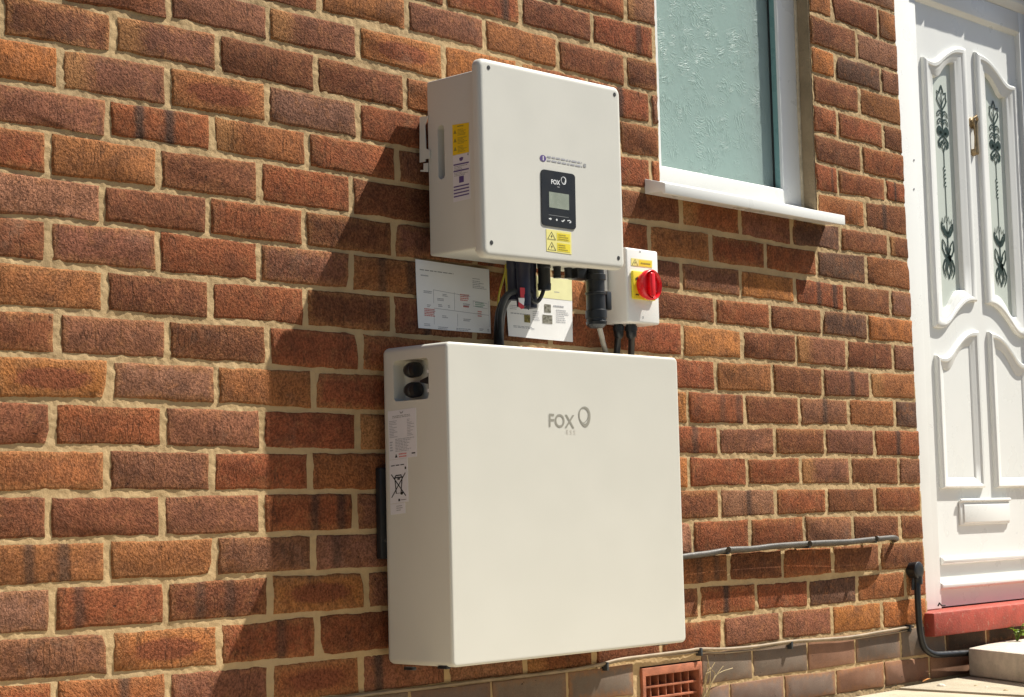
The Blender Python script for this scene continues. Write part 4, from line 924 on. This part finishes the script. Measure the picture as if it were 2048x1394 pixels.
# side labels
L1 = Flat(atx(776, 823, gx0), atx(832, 815, gx0), atx(834, 913, gx0), atx(779, 920, gx0), (-1, 0, 0)); lo = L1.slab('rating_label', M['label'], bat)
mb = MB(); rn = random.Random(9)
L1.lines(mb, .16, .86, .105, .165, 2, .0008, (.8, 1), .5, rn); L1.poly(mb, [(.42, .03), (.50, .06), (.56, .02), (.54, .07), (.46, .085)], .0008)
mb.build('printed_text', M['inkgrey'], lo, smooth=False, fixn=False)
mb = MB(); L1.lines(mb, .04, .36, .20, .56, 11, .0008, (.3, .9), .45, rn); L1.lines(mb, .68, .96, .20, .56, 11, .0008, (.3, .9), .45, rn); L1.lines(mb, .24, .94, .58, .86, 9, .0008, (.6, 1), .45, rn); L1.lines(mb, .04, .16, .62, .84, 4, .0008, (.5, 1), .5, rn)
mb.build('printed_text', M['inkpale'], lo, smooth=False, fixn=False)
mb = MB(); L1.lines(mb, .36, .66, .88, .985, 2, .0008, (.8, 1), .5, rn); mb.build('red_text', M['inkred'], lo, smooth=False, fixn=False)
mb = MB(); L1.poly(mb, [(.26, .89), (.31, .97), (.21, .97)], .0008); L1.quad(mb, .82, .905, .95, .93, .0008); mb.build('printed_mark', M['ink'], lo, smooth=False, fixn=False)
L2 = Flat(atx(779, 921, gx0), atx(815, 916, gx0), atx(817, 1003, gx0), atx(781, 1008, gx0), (-1, 0, 0)); lo = L2.slab('recycling_label', M['label'], bat)
mb = MB(); asp = 2.3; h = .0009; wd = .05
for a0 in (.1, .36, .62): L2.quad(mb, a0, .125, a0+.2, .145, h)
L2.quad(mb, .85, .19, .93, .25, h)
L2.stroke(mb, [(.10, .33), (.88, .86)], wd, h, asp); L2.stroke(mb, [(.88, .33), (.10, .86)], wd, h+.0001, asp)
L2.stroke(mb, [(.30, .41), (.36, .37), (.64, .37), (.70, .41), (.26, .42), (.74, .42)], wd*1.3, h+.0002, asp)
L2.stroke(mb, [(.30, .43), (.36, .78), (.62, .78), (.70, .43)], wd, h+.0002, asp); L2.stroke(mb, [(.44, .455), (.58, .455)], wd*1.6, h+.0002, asp)
L2.poly(mb, [(.66+.08*math.cos(i*.6), .79+.035*math.sin(i*.6)) for i in range(11)], h+.0003)
L2.quad(mb, .46, .91, .56, .965, h); L2.quad(mb, .60, .935, .9, .945, h)
mb.build('crossed_bin_symbol', M['ink'], lo, smooth=False, fixn=False)
L3 = Flat(atx(781, 1009, gx0), atx(810, 1005, gx0), atx(811, 1026, gx0), atx(782, 1030, gx0), (-1, 0, 0)); lo = L3.slab('serial_label', M['label'], bat)
mb = MB(); L3.lines(mb, .42, .92, .15, .75, 3, .0008, (.4, 1), .4, rn); mb.build('printed_text', M['inkgrey'], lo, smooth=False, fixn=False)
# front logo
fyb = by1
LG = front((1090, 800), (1190, 806.5), (1190, 876.5), (1090, 870), fyb)
LW = (LG.c[1]-LG.c[0]).length; LH = (LG.c[3]-LG.c[0]).length
mb = MB(); put_text(LG, 'FOX', .075, .375, .505, .385, .0005, mb, bold=.012); logo_ring(LG, mb, .775, .39, .135, .285, .0005, LH/LW)
mb.build('logo_print', M['logogrey'], bat, smooth=False, fixn=False)
mb = MB(); put_text(LG, 'E S S', .42, .80, .18, .125, .0005, mb); mb.build('logo_caption', M['logopale'], bat, smooth=False, fixn=False)
# black wall plate and feet
b0 = at(761, 935, -.02); b1 = at(766, 1118, -.02)
mb = MB(); mb.box(b0.x, b0.x+.10, -.0188, -.004, b1.z, b0.z); mb.build('wall_plate', M['black'], bat, bevel=.003)
p = at(769, 1088, -.0285); mb = MB(); mb.lathe((b0.x+.012, -.0186, b1.z+.035), (0, -1, 0), [(0, .004), (.002, .0035)], 10); mb.build('bolt', M['screw'], bat)
for px, py, y in ((820, 1334, -.13), (888, 1341, -.17), (1318, 1296, -.17)):
    p = at(px, py, y); ww = .016 if px > 1000 else .005
    mb = MB(); mb.box(p.x-ww, p.x+ww, y-.012, y+.012, gz0-.0035, gz0+.002); mb.build('foot_clip', M['black'], bat, bevel=.001)

# ================================================================== isolator switch
q = at(1256, 641, -.075); q2 = at(1321, 645, -.075); qt = at(1252, 493.5, -.075); qt2 = at(1315, 503, -.075)
ex0, ex1 = (q.x+qt.x)/2, (q2.x+qt2.x)/2; ez0, ez1 = (q.z+at(1321, 653, -.075).z)/2, (qt.z+qt2.z)/2
iso = thing('isolator_switch', 'white isolator switch box with red rotary knob on yellow plate', 'switch', ((ex0+ex1)/2, 0, ez0))
mb = MB(); mb.box(ex0, ex1, -.075, -.008, ez0, ez1); mb.build('box', M['white'], iso, bevel=.005, seg=3)
mb = MB(); mb.box(ex0-.010, ex1-.004, -.0079, .002, ez0+.004, ez1-.004); mb.build('back_plate', M['black'], iso, bevel=.001)
p = at(1205, 560, -.02); mb = MB(); mb.box(p.x-.010, p.x+.008, -.028, .002, at(1205, 586, -.02).z, at(1205, 525, -.02).z); mb.build('side_cover', M['white'], iso, bevel=.002)
ey = -.075
for px, py in ((1280, 503), (1286, 635)):
    p = at(px, py, ey); mb = MB(); mb.lathe((p.x, ey+.0004, p.z), (0, -1, 0), [(0, .003), (.0008, .0028), (.0003, .001)], 10); mb.build('screw', M['inkgrey'], iso)
ik = front((1262, 516), (1304, 521), (1304, 536), (1262, 531), ey); io = ik.slab('warning_sticker', M['paleyellow'], iso)
mb = MB(); ik.quad(mb, .36, .15, .97, .9, .0009); mb.build('yellow_block', M['yellow'], io, smooth=False, fixn=False)
mb = MB(); hazard(ik, mb, .04, .1, .31, .92, .42); mb.build('hazard_triangle', M['ink'], io, smooth=False, fixn=False)
mb = MB(); ik.lines(mb, .44, .9, .35, .75, 1, .0012, (.9, 1), .5, random.Random(2)); mb.build('printed_text', M['inkolive'], io, smooth=False, fixn=False)
Pq = [at(1266, 540, ey-.008), at(1311, 546, ey-.008), at(1312, 602, ey-.008), at(1268, 597, ey-.008)]
px0, px1 = (Pq[0].x+Pq[3].x)/2, (Pq[1].x+Pq[2].x)/2; pz1, pz0 = (Pq[0].z+Pq[1].z)/2, (Pq[2].z+Pq[3].z)/2
mb = MB(); mb.box(px0, px1, ey-.008, ey-.0003, pz0, pz1); yp = mb.build('switch_plate', M['yellow'], iso, bevel=.003)
FP = Flat((px0, ey-.008, pz1), (px1, ey-.008, pz1), (px1, ey-.008, pz0), (px0, ey-.008, pz0), (0, -1, 0))
mb = MB(); FP.poly(mb, [(.08, .28), (.2, .2), (.18, .3), (.1, .36)], .0005); FP.lines(mb, .08, .26, .8, .9, 1, .0005); mb.build('printed_mark', M['ink'], yp, smooth=False, fixn=False)
kc = at(1299, 570, ey-.022); kr = (at(1299, 540, ey-.03).z-at(1299, 601, ey-.03).z)/2
kcx, kcz = kc.x, kc.z
mb = MB(); mb.lathe((kcx, ey-.008, kcz), (0, -1, 0), [(0, kr*.82), (.010, kr*.86), (.012, kr), (.022, kr*1.0), (.024, kr*.93), (.020, kr*.84), (.016, kr*.80)], 32); kb = mb.build('knob_ring', M['red'], iso, angle=50)
mb = MB(); mb.box(kcx-kr*.26, kcx+kr*.26, ey-.034, ey-.020, kcz-kr*.82, kcz+kr*.82); mb.build('knob_grip', M['red'], iso, bevel=.005, seg=3)
for px, y, ln, r in ((1262, -.045, .034, .0115), (1237, -.030, .034, .0105)):
    p = at(px, 652, y); mb = MB(); mb.lathe((p.x, y, ez0+.002), (0, 0, -1), [(0, r), (.006, r), (.006, r*1.2), (.016, r*1.2), (.017, r*1.05), (.028, r), (.034, r*.6)], 14); mb.build('cable_gland', M['black'], iso)

# ================================================================== notices on the wall
def sheet(name, label, TL, TR, BR, BL, curl, group):
    c = [at(*q_, -.0045) for q_ in (TL, TR, BR, BL)]; n = 10; mb = MB(); base = (c[2]+c[3])/2
    o = thing(name, label, 'notice', (base.x, -.0045, base.z), group)
    G_ = []
    for j in range(n+1):
        for i in range(n+1):
            a, b = i/n, j/n; p = (c[0]*(1-a)+c[1]*a)*(1-b)+(c[3]*(1-a)+c[2]*a)*b
            p.y = -.0042-curl*((1-a)**3*b**2)-curl*.6*(a**3*(1-b)**2)-.0012*math.sin(a*3.1)*math.sin(b*4); G_.append(p)
    G2 = [p+Vector((0, .0004, 0)) for p in G_]
    mb.v = [tuple(p) for p in G_]+[tuple(p) for p in G2]; m_ = len(G_)
    for j in range(n):
        for i in range(n):
            k = j*(n+1)+i; mb.f.append((k, k+n+1, k+n+2, k+1)); mb.f.append((m_+k, m_+k+1, m_+k+n+2, m_+k+n+1))
    mb.build('paper_sheet', M['paper'], o, fixn=False)
    class Curl(Flat):
        def p(s, a, b, h=0.0):
            q_ = (c[0]*(1-a)+c[1]*a)*(1-b)+(c[3]*(1-a)+c[2]*a)*b
            q_.y = -.0042-curl*((1-a)**3*b**2)-curl*.6*(a**3*(1-b)**2)-.0012*math.sin(a*3.1)*math.sin(b*4)-h-.0002; return q_
    return o, Curl(*c, (0, -1, 0))
n1, P1 = sheet('notice_sheet', 'white printed wiring diagram sheet on the brick left of the black cable', (831, 518), (977, 539), (982, 667), (835, 656), .003, 'paper notices under the inverter')
rn = random.Random(21); h = .0003
mb = MB(); P1.lines(mb, .05, .5, .135, .155, 1, h, (1, 1), .7, rn); P1.lines(mb, .76, .86, .168, .182, 1, h, (1, 1), .7, rn); mb.build('printed_text', M['inkgrey'], n1, smooth=False, fixn=False)
mb = MB(); P1.lines(mb, .06, .16, .215, .235, 1, h, (1, 1), .8, rn); P1.lines(mb, .76, .97, .2, .33, 5, h, (.4, 1), .4, rn)
for a, b, w_ in ((.09, .44, .12), (.34, .46, .07), (.27, .53, .10), (.13, .64, .05), (.28, .62, .06), (.41, .62, .03), (.62, .57, .1), (.33, .78, .08), (.62, .80, .12), (.08, .92, .09), (.27, .95, .14), (.84, .93, .06), (.95, .93, .03), (.52, .95, .24)): P1.lines(mb, a, a+w_, b, b+.045, 2, h, (.7, 1), .5, rn)
mb.build('printed_text', M['inkpale'], n1, smooth=False, fixn=False)
mb = MB()
for pts in ([(.22, .42), (.22, .62)], [(.22, .69), (.98, .72)], [(.50, .42), (.50, .69)], [(.22, .72), (.22, .93)], [(.54, .74), (.54, .93)], [(.22, .42), (.72, .46)], [(.98, .5), (.98, .9)], [(.76, .52), (.96, .54), (.96, .62), (.76, .60), (.76, .52)]): P1.stroke(mb, pts, .004, h, .7)
mb.build('diagram_line', M['inkpale'], n1, smooth=False, fixn=False)
mb = MB(); P1.lines(mb, .58, .72, .43, .54, 4, h, (.7, 1), .5, rn); P1.lines(mb, .09, .24, .70, .82, 5, h, (.8, 1), .55, rn); P1.lines(mb, .62, .7, .6, .64, 1, h, (.9, 1), .5, rn); P1.lines(mb, .82, .88, .66, .76, 3, h, (.8, 1), .5, rn); mb.build('red_text', M['inkred'], n1, smooth=False, fixn=False)
mb = MB(); P1.lines(mb, .79, .93, .53, .61, 3, h, (.7, 1), .5, rn); mb.build('green_text', paint('green_ink', (.25, .42, .33), .6), n1, smooth=False, fixn=False)
n2, P2 = sheet('notice_sheet', 'white notice sheet with small photos behind the cables beneath the inverter', (1010, 544), (1143, 559), (1146, 684), (1016, 672), .002, 'paper notices under the inverter')
mb = MB(); P2.lines(mb, .70, .86, .44, .47, 1, h, (1, 1), .8, rn); P2.lines(mb, .08, .5, .82, .86, 2, h, (.7, 1), .5, rn); P2.lines(mb, .74, .95, .50, .72, 7, h, (.5, 1), .35, rn); P2.lines(mb, .05, .36, .62, .65, 1, h, (.9, 1), .5, rn); P2.lines(mb, .38, .5, .56, .72, 5, h, (.6, 1), .35, rn); P2.lines(mb, .72, .8, .22, .24, 1, h, (1, 1), .6, rn); P2.lines(mb, .04, .2, .50, .58, 3, h, (.6, 1), .35, rn)
mb.build('printed_text', M['inkpale'], n2, smooth=False, fixn=False)
mb = MB(); P2.quad(mb, .56, .44, .66, .57, h); P2.quad(mb, .53, .61, .68, .745, h); mb.build('printed_photo', M['photo1'], n2, smooth=False, fixn=False)
mb = MB(); P2.quad(mb, .25, .63, .34, .76, h); mb.build('printed_photo', M['photo2'], n2, smooth=False, fixn=False)
mb = MB(); [P2.quad(mb, .002+.0996*i, .005+.0375*j, .002+.0996*(i+1), .005+.0375*(j+1), h*.6) for i in range(10) for j in range(9)]; mb.build('yellow_band', paint('cream_yellow_print', (.80, .77, .42), .55), n2, smooth=False, fixn=False)

# ================================================================== cables
def cable(name, label, pts, r, mat, n=10, sub=8, group=None):
    mb = MB(); mb.tube(spline(pts, sub), r, n); o = mb.build(name, mat, None); tag(o, label, 'cable', group); return o
def A(px, py, y): return tuple(at(px, py, y))
battop = gz1
cable('power_cable', 'thick black cable curving from the inverter down behind the battery cabinet', [A(1060, 592, -.085), A(1040, 583, -.088), A(1018, 592, -.075), A(1003, 618, -.055), A(998, 655, -.028), A(998, 690, -.015), A(1000, 740, -.013)], .0105, M['black'], 12)
cable('power_cable', 'second black cable with pale scuff bending beside the thick one', [A(1045, 585, -.11), A(1026, 584, -.10), A(1011, 596, -.085), A(1001, 625, -.06), A(1000, 660, -.032), A(1004, 700, -.018), A(1006, 740, -.013)], .006, M['darkmetal'], 10)
cable('data_cable', 'thin black cable looping from the small plug towards the thick cables', [A(1089, 556, -.10), A(1088, 575, -.10), A(1082, 594, -.10), A(1073, 604, -.10), A(1063, 600, -.10), A(1058, 588, -.095)], .0042, M['black'])
cable('earth_wire', 'thin yellow green wire hanging left of the blue black plugs', [A(1012, 528, -.05), A(1010, 546, -.045), A(1004, 566, -.035), A(998, 590, -.02), A(996, 612, -.012)], .0022, M['wireyellow'], 8)
cable('earth_wire', 'short yellow green wire hugging the blue black plugs', [A(1013, 530, -.06), A(1012, 550, -.055), A(1014, 575, -.05), A(1018, 598, -.04)], .0022, M['wireyellow'], 8)
cable('grey_cable', 'grey cable slanting from the large black gland to the battery top', [A(1193, 618, -.10), A(1198, 650, -.085), A(1206, 685, -.05), A(1213, 712, -.016), A(1216, 745, -.013)], .0058, M['cablegrey'])
cable('switch_cable', 'black cable dropping from the right gland of the isolator', [A(1263, 668, -.045), A(1263, 690, -.03), A(1262, 715, -.016), A(1262, 750, -.013)], .0075, M['black'])
cable('switch_cable', 'dark cable dropping from the left gland of the isolator', [A(1236, 668, -.030), A(1235, 690, -.02), A(1233, 715, -.016), A(1233, 750, -.013)], .0075, M['black'])
# tag on the plug
tg0 = at(1043, 576, -.125)
tagt = thing('warning_tag', 'red and white folded tag hanging on the black plugs', 'tag', (tg0.x, -.125, at(1043, 616, -.125).z))
def tagpiece(n_, q_, mat):
    pp = [at(*z_, -.125) for z_ in q_]; mb = MB(); mb.hexa([(p.x, -.126, p.z) for p in pp], [(p.x, -.1245, p.z) for p in pp]); mb.build(n_, mat, tagt, smooth=False)
tagpiece('tag_top', ((1040, 575), (1051, 576), (1049, 596), (1041, 595)), M['redtag']); tagpiece('tag_middle', ((1037, 596), (1049, 596), (1047, 611), (1038, 604)), M['paper']); tagpiece('tag_bottom', ((1037, 604), (1047, 611), (1048, 616), (1043, 618), (1037, 613)), M['redtag'])
tagpiece('tag_flap', ((1056, 601), (1059, 612), (1057, 620), (1051, 612)), M['darkmetal'])
# conduit on the wall right of the battery
pipe = thing('conduit', 'weathered grey conduit clipped along the brick right of the battery cabinet', 'conduit', A(1580, 1090, -.03))
pp = [A(1340, 1118, -.030), A(1372, 1112, -.030), A(1420, 1106, -.031), A(1460, 1099, -.032), A(1505, 1097, -.032), A(1545, 1092, -.033), A(1600, 1088, -.034), A(1650, 1085, -.035), A(1700, 1083, -.036), A(1740, 1079, -.037), A(1772, 1076, -.037), A(1786, 1075, -.036), A(1793, 1077, -.030), A(1792, 1079, -.018), A(1786, 1081, .002)]
mb = MB(); mb.tube(spline(pp, 5), .0064, 12); mb.build('pipe', M['conduit'], pipe)
pp = [(x, y-.010*min(1, max(0, (y+.0)/-.03)), z) for x, y, z in pp]
pp2 = [(x, y+.018, z-.002) for x, y, z in pp[:11]]  # unseen pipes behind the front one, added to fill out its shadow
mb = MB(); mb.tube(spline(pp2, 4), .0062, 10); mb.build('pipe', M['conduit'], pipe)
mb = MB(); mb.tube(spline([(x, y+.014, z-.001) for x, y, z in pp2], 4), .0065, 10); mb.build('pipe', M['conduit'], pipe)
for px, py in ((1460, 1099), (1622, 1087), (1755, 1077)):
    p = at(px, py, -.044); mb = MB(); mb.lathe((p.x-.005, p.y, p.z), (1, 0, .02), [(0, .0070), (.007, .0070)], 14); mb.build('clip', M['conduit'], pipe); mb = MB(); mb.box(p.x-.004, p.x+.004, -.040, .001, p.z-.011, p.z-.006); mb.build('clip', M['darkmetal'], pipe)
# low painted cable along the plinth joint
lc = thing('wall_cable', 'beige painted cable clipped along the joint above the grey plinth bricks', 'cable', A(1500, 1290, -.006))
ps = [A(640, 1402, -.007), A(760, 1386, -.007), A(860, 1375, -.007), A(950, 1363, -.008), A(1035, 1353, -.007), A(1120, 1343, -.007), A(1195, 1330, -.008), A(1240, 1319, -.009), A(1300, 1311, -.008), A(1372, 1302, -.008), A(1400, 1298, -.007), A(1450, 1298, -.007), A(1510, 1293, -.008), A(1580, 1283, -.010), A(1640, 1279, -.009), A(1700, 1274, -.009), A(1760, 1264, -.008), A(1808, 1256, -.008), A(1826, 1253, -.006)]
mb = MB(); mb.tube(spline(ps, 5), .0036, 10); mb.build('cable_run', M['cablebeige'], lc)
ps2 = [(x, y+.003, z-.006+.0025*math.sin(x*9)) for x, y, z in ps[6:]]
mb = MB(); mb.tube(spline(ps2, 4), .0022, 8); mb.build('cable_run', M['cablebeige'], lc)
for px, py in ((1212, 1330), (1400, 1301), (1581, 1288), (1818, 1254)):
    p = at(px, py, -.009); mb = MB(); mb.box(p.x-.0035, p.x+.0035, -.0145, .001, p.z-.012, p.z+.006); mb.build('clip', M['darkmetal'], lc, bevel=.001)
# black outlet and downpipe cable
ot = thing('cable_outlet', 'black round cable outlet with pipe bending along the ground by the door', 'outlet', A(1836, 1140, -.02))
oc = at(1812, 1142, 0); ocf = at(1838, 1141, -.030); ox, oz = (oc.x+ocf.x)/2+.013, ocf.z
mb = MB(); mb.lathe((ox, .002, oz), (0, -1, 0), [(0, .021), (.014, .0215), (.016, .0225), (.020, .0225), (.021, .0232), (.029, .0232), (.031, .021), (.032, .011)], 24); mb.build('outlet_body', M['black'], ot)
pd = [(ox+.003, -.020, oz-.012), A(1835, 1185, -.022), A(1837, 1225, -.022), A(1840, 1262, -.022), A(1846, 1290, -.022), A(1856, 1303, -.023), A(1872, 1309, -.024), A(1900, 1308, -.025), A(1940, 1306, -.026), A(1985, 1304, -.026)]
mb = MB(); mb.tube(spline(pd, 7), .0088, 12); mb.build('pipe', M['black'], ot)
mb = MB(); mb.lathe((ox+.003, -.020, oz-.016), (0, 0, -1), [(0, .013), (.020, .0125), (.022, .010)], 14); mb.build('pipe_collar', M['black'], ot)
mb = MB(); mb.tube([(ox-.004, -.014, oz-.0), A(1826, 1180, -.012)], .005, 8); mb.build('pipe', M['darkmetal'], ot)

# ================================================================== ground, step, plants
g = MB(); g.box(-30, 30, -40, .02, -.3, -.012); gr = g.build('ground', M['soil'], None, smooth=False); gr['kind'] = 'structure'
pv = thing('patio', 'cream paving slabs along the foot of the wall', 'paving', (2.4, -.5, 0)); pv['kind'] = 'structure'
for q_ in ('label', 'category'): del pv[q_]
rp = random.Random(4); xs = [-6.4+.6*i for i in range(20)]
e0, e1 = atz(1765, 1382, .004), atz(1840, 1394, .004)
for j in range(2):  # slab spread out of view is shaped for bounce light on the cabinets
    yb = -.030-.6*j
    for i in range(19):
        x0, x1 = xs[i]+.004+.3*(j % 2), xs[i]+.592+.3*(j % 2); mb = MB()
        dz = rp.uniform(-.004, .004); mb.hexa([(x0, yb-.588, .002+dz), (x1, yb-.588, .003+dz), (x1, yb, .004+dz), (x0, yb, .003+dz)], [(x0, yb-.588, -.04), (x1, yb-.588, -.04), (x1, yb, -.04), (x0, yb, -.04)])
        mb.build('paving_slab', M['slab'], pv, bevel=.004)
mb = MB(); mb.box(-30, 30, -40, -1.243, -.0119, -.002); yd = mb.build('driveway', M['tarmac'], None, smooth=False); yd['kind'] = 'structure'  # unseen ground beyond the slabs, made dark to cut bounce on the wall
ztop = .083
tp = [atz(px, py, ztop) for px, py in ((1936, 1296), (2048, 1308))]; tb = atz(2005, 1281, ztop)
d_ = (tp[1]-tp[0]); fa = tp[0]+d_*1.6
poly = [(tp[0].x, tp[0].y), (fa.x, fa.y), (fa.x+.42, fa.y+.05), (tb.x+.55, tb.y-.01), (tb.x, tb.y)]
mb = MB(); mb.prismz(poly, .008, ztop); blk = mb.build('concrete_block', M['concrete'], None, bevel=.005, seg=2)
tag(blk, 'pale concrete block step on the paving below the door', 'block')
def leaf_geo(mb, base, dirv, up, L, Wd):
    base = Vector(base); d = Vector(dirv).normalized(); s = d.cross(Vector(up)).normalized(); nn = s.cross(d)
    prof = ((0, .08), (.25, .75), (.5, 1), (.75, .7), (1, .04)); n = len(mb.v)
    for t, w_ in prof:
        c_ = base+d*L*t+nn*(-.25*L*t*t); mb.v += [tuple(c_-s*Wd*w_/2+nn*.12*Wd*w_), tuple(c_), tuple(c_+s*Wd*w_/2+nn*.12*Wd*w_)]
    for i in range(4):
        for q_ in (0, 1): mb.f.append((n+3*i+q_, n+3*i+q_+1, n+3*i+q_+4, n+3*i+q_+3))
def plant(name, label, base, h, nst, nl, L, spread, seed, group=None):
    r_ = random.Random(seed); o = thing(name, label, 'plant', base); stems = MB(); k = 0
    for i in range(nst):
        a = r_.uniform(0, 6.28); top = Vector(base)+Vector((math.cos(a)*spread*r_.uniform(.3, 1), -abs(math.sin(a))*spread*.6, h*r_.uniform(.6, 1)))
        mid = (Vector(base)+top)/2+Vector((0, 0, h*.1)); stems.tube([base, tuple(mid), tuple(top)], [.0014, .0011, .0008], 5)
        for q_ in range(nl):
            t = r_.uniform(.45, 1); p = Vector(base).lerp(top, t); aa = r_.uniform(0, 6.28)
            mb = MB(); leaf_geo(mb, p, (math.cos(aa), math.sin(aa)*.8-.25, r_.uniform(-.1, .7)), (0, 0, 1), L*r_.uniform(.6, 1.1), L*.5*r_.uniform(.8, 1.2)); mb.build('leaf', M['leaf'], o, fixn=False)
    stems.build('stem', M['leaf'], o); return o
pb = atz(2036, 1290, .075); pb = at(2034, 1286, -.035)
plant('green_weed', 'small bright green weed growing by the step under the red threshold', tuple(pb), .055, 5, 6, .020, .03, 3)
w1 = at(1418, 1408, -.02); plant('green_weed', 'green weed leaves poking up right of the air brick', (w1.x, -.03, -.004), .048, 3, 3, .024, .012, 8)
w2 = at(1318, 1402, -.02); plant('green_weed', 'green weed leaves in front of the air brick grille', (w2.x, -.03, -.004), .046, 3, 3, .022, .014, 12)
# dry stalks on the wall right of the air brick
dr = thing('dry_weed', 'dry straw coloured weed stalks against the plinth right of the air brick', 'plant', A(1412, 1394, -.01))
rd = random.Random(31)
for i in range(9):
    b_ = at(1408+rd.uniform(-6, 10), 1400, -.008); t_ = at(1412+rd.uniform(-4, 62), 1310+rd.uniform(0, 40), -.006-rd.uniform(0, .012)); mm = at(1412+rd.uniform(-2, 24), 1352, -.014)
    mb = MB(); mb.tube(spline([tuple(b_), tuple(mm), tuple(t_)], 5), [.0009]*11, 5); mb.build('stalk', M['bare'], dr)
# fallen bits by the wall
p = atz(1849, 1364, .006); mb = MB(); leaf_geo(mb, (p.x-.012, p.y-.002, .008), (1, -.35, .5), (0, 0, 1), .03, .02); mb.hexa  # curled leaf
tag(mb.build('fallen_leaf', M['leaf_deadorange'], None, fixn=False), 'orange dry leaf lying on the paving at the wall foot', 'leaf')
for i, (px, py, s_) in enumerate(((1882, 1372, .012), (1952, 1372, .007), (1972, 1374, .006), (2012, 1381, .008))):
    p = atz(px, py, .006); mb = MB(); mb.lathe((p.x, p.y, .004), (0.1, 0, 1), [(0, s_*.7), (s_*.25, s_), (s_*.6, s_*.6), (s_*.7, .0001)], 7)
    tag(mb.build('pebble', M['bare'] if i % 2 else M['concrete'], None, smooth=False), ('dark crumb of debris lying on the paving left of the block', 'tiny stone at the foot of the concrete block', 'tiny stone beside another at the block foot', 'pale stone chip at the right end of the block foot')[i], 'stone')
mb = MB(); rg = random.Random(77)
for i in range(150):
    px = rg.uniform(1420, 2048) if i < 90 else rg.uniform(1915, 2048); q_ = atz(px, 1385, .0)
    if i < 90: x_, y_, z_ = q_.x+rg.uniform(-.2, .3), -rg.uniform(.004, .034), -.004
    else:
        t_ = rg.random(); x_, y_, z_ = poly[0][0]+(poly[1][0]-poly[0][0])*t_-rg.uniform(.002, .03), poly[0][1]+(poly[1][1]-poly[0][1])*t_-rg.uniform(-.004, .014), .002
    s_ = rg.uniform(.0015, .0045); mb.lathe((x_, y_, z_), (rg.uniform(-.5, .5), rg.uniform(-.5, .5), 1), [(0, s_*.7), (s_*.4, s_), (s_*.9, s_*.5), (s_, .0001)], 5)
gt = mb.build('grit', paint('brown_grit', (0.20, 0.15, 0.10), 0.9, 0.6, 120), None, smooth=False); gt['kind'] = 'stuff'
mb = MB()
for i in range(70):
    t_ = rg.random(); px = rg.uniform(1760, 1935); q_ = atz(px, 1372, 0); mb2 = mb
    leaf_geo(mb, (q_.x+rg.uniform(-.1, .3), -rg.uniform(.002, .03), -.004), (rg.uniform(-1, 1), rg.uniform(-1, .2), rg.uniform(.3, 1.2)), (0, 0, 1), rg.uniform(.006, .014), rg.uniform(.002, .005))
ms = mb.build('moss', leaf_mat('dark_moss', (0.035, 0.05, 0.012), (0.07, 0.09, 0.02)), None, fixn=False); ms['kind'] = 'stuff'
d0 = at(1879, 1210, .036); mb = MB(); mb.tube([A(1876, 1212, .034), A(1879, 1206, .032), A(1883, 1211, .034), A(1890, 1211, .034)], .0022, 6)
tag(mb.build('twig_debris', M['ink'], None), 'dark twig scrap lying at the bottom of the door frame', 'debris')
# no house or hedge is built across the drive

for o in bpy.data.objects:
    if o.type == 'MESH' and o.name.split('.')[0] in ('printed_text', 'printed_mark', 'printed_bars', 'diagram_line', 'panel_line', 'button_icon', 'red_text', 'green_text', 'logo_print', 'logo_caption', 'flower_motif', 'crossed_bin_symbol', 'hazard_triangle', 'yellow_block', 'yellow_band', 'printed_photo', 'stem'): o['kind'] = 'stuff'
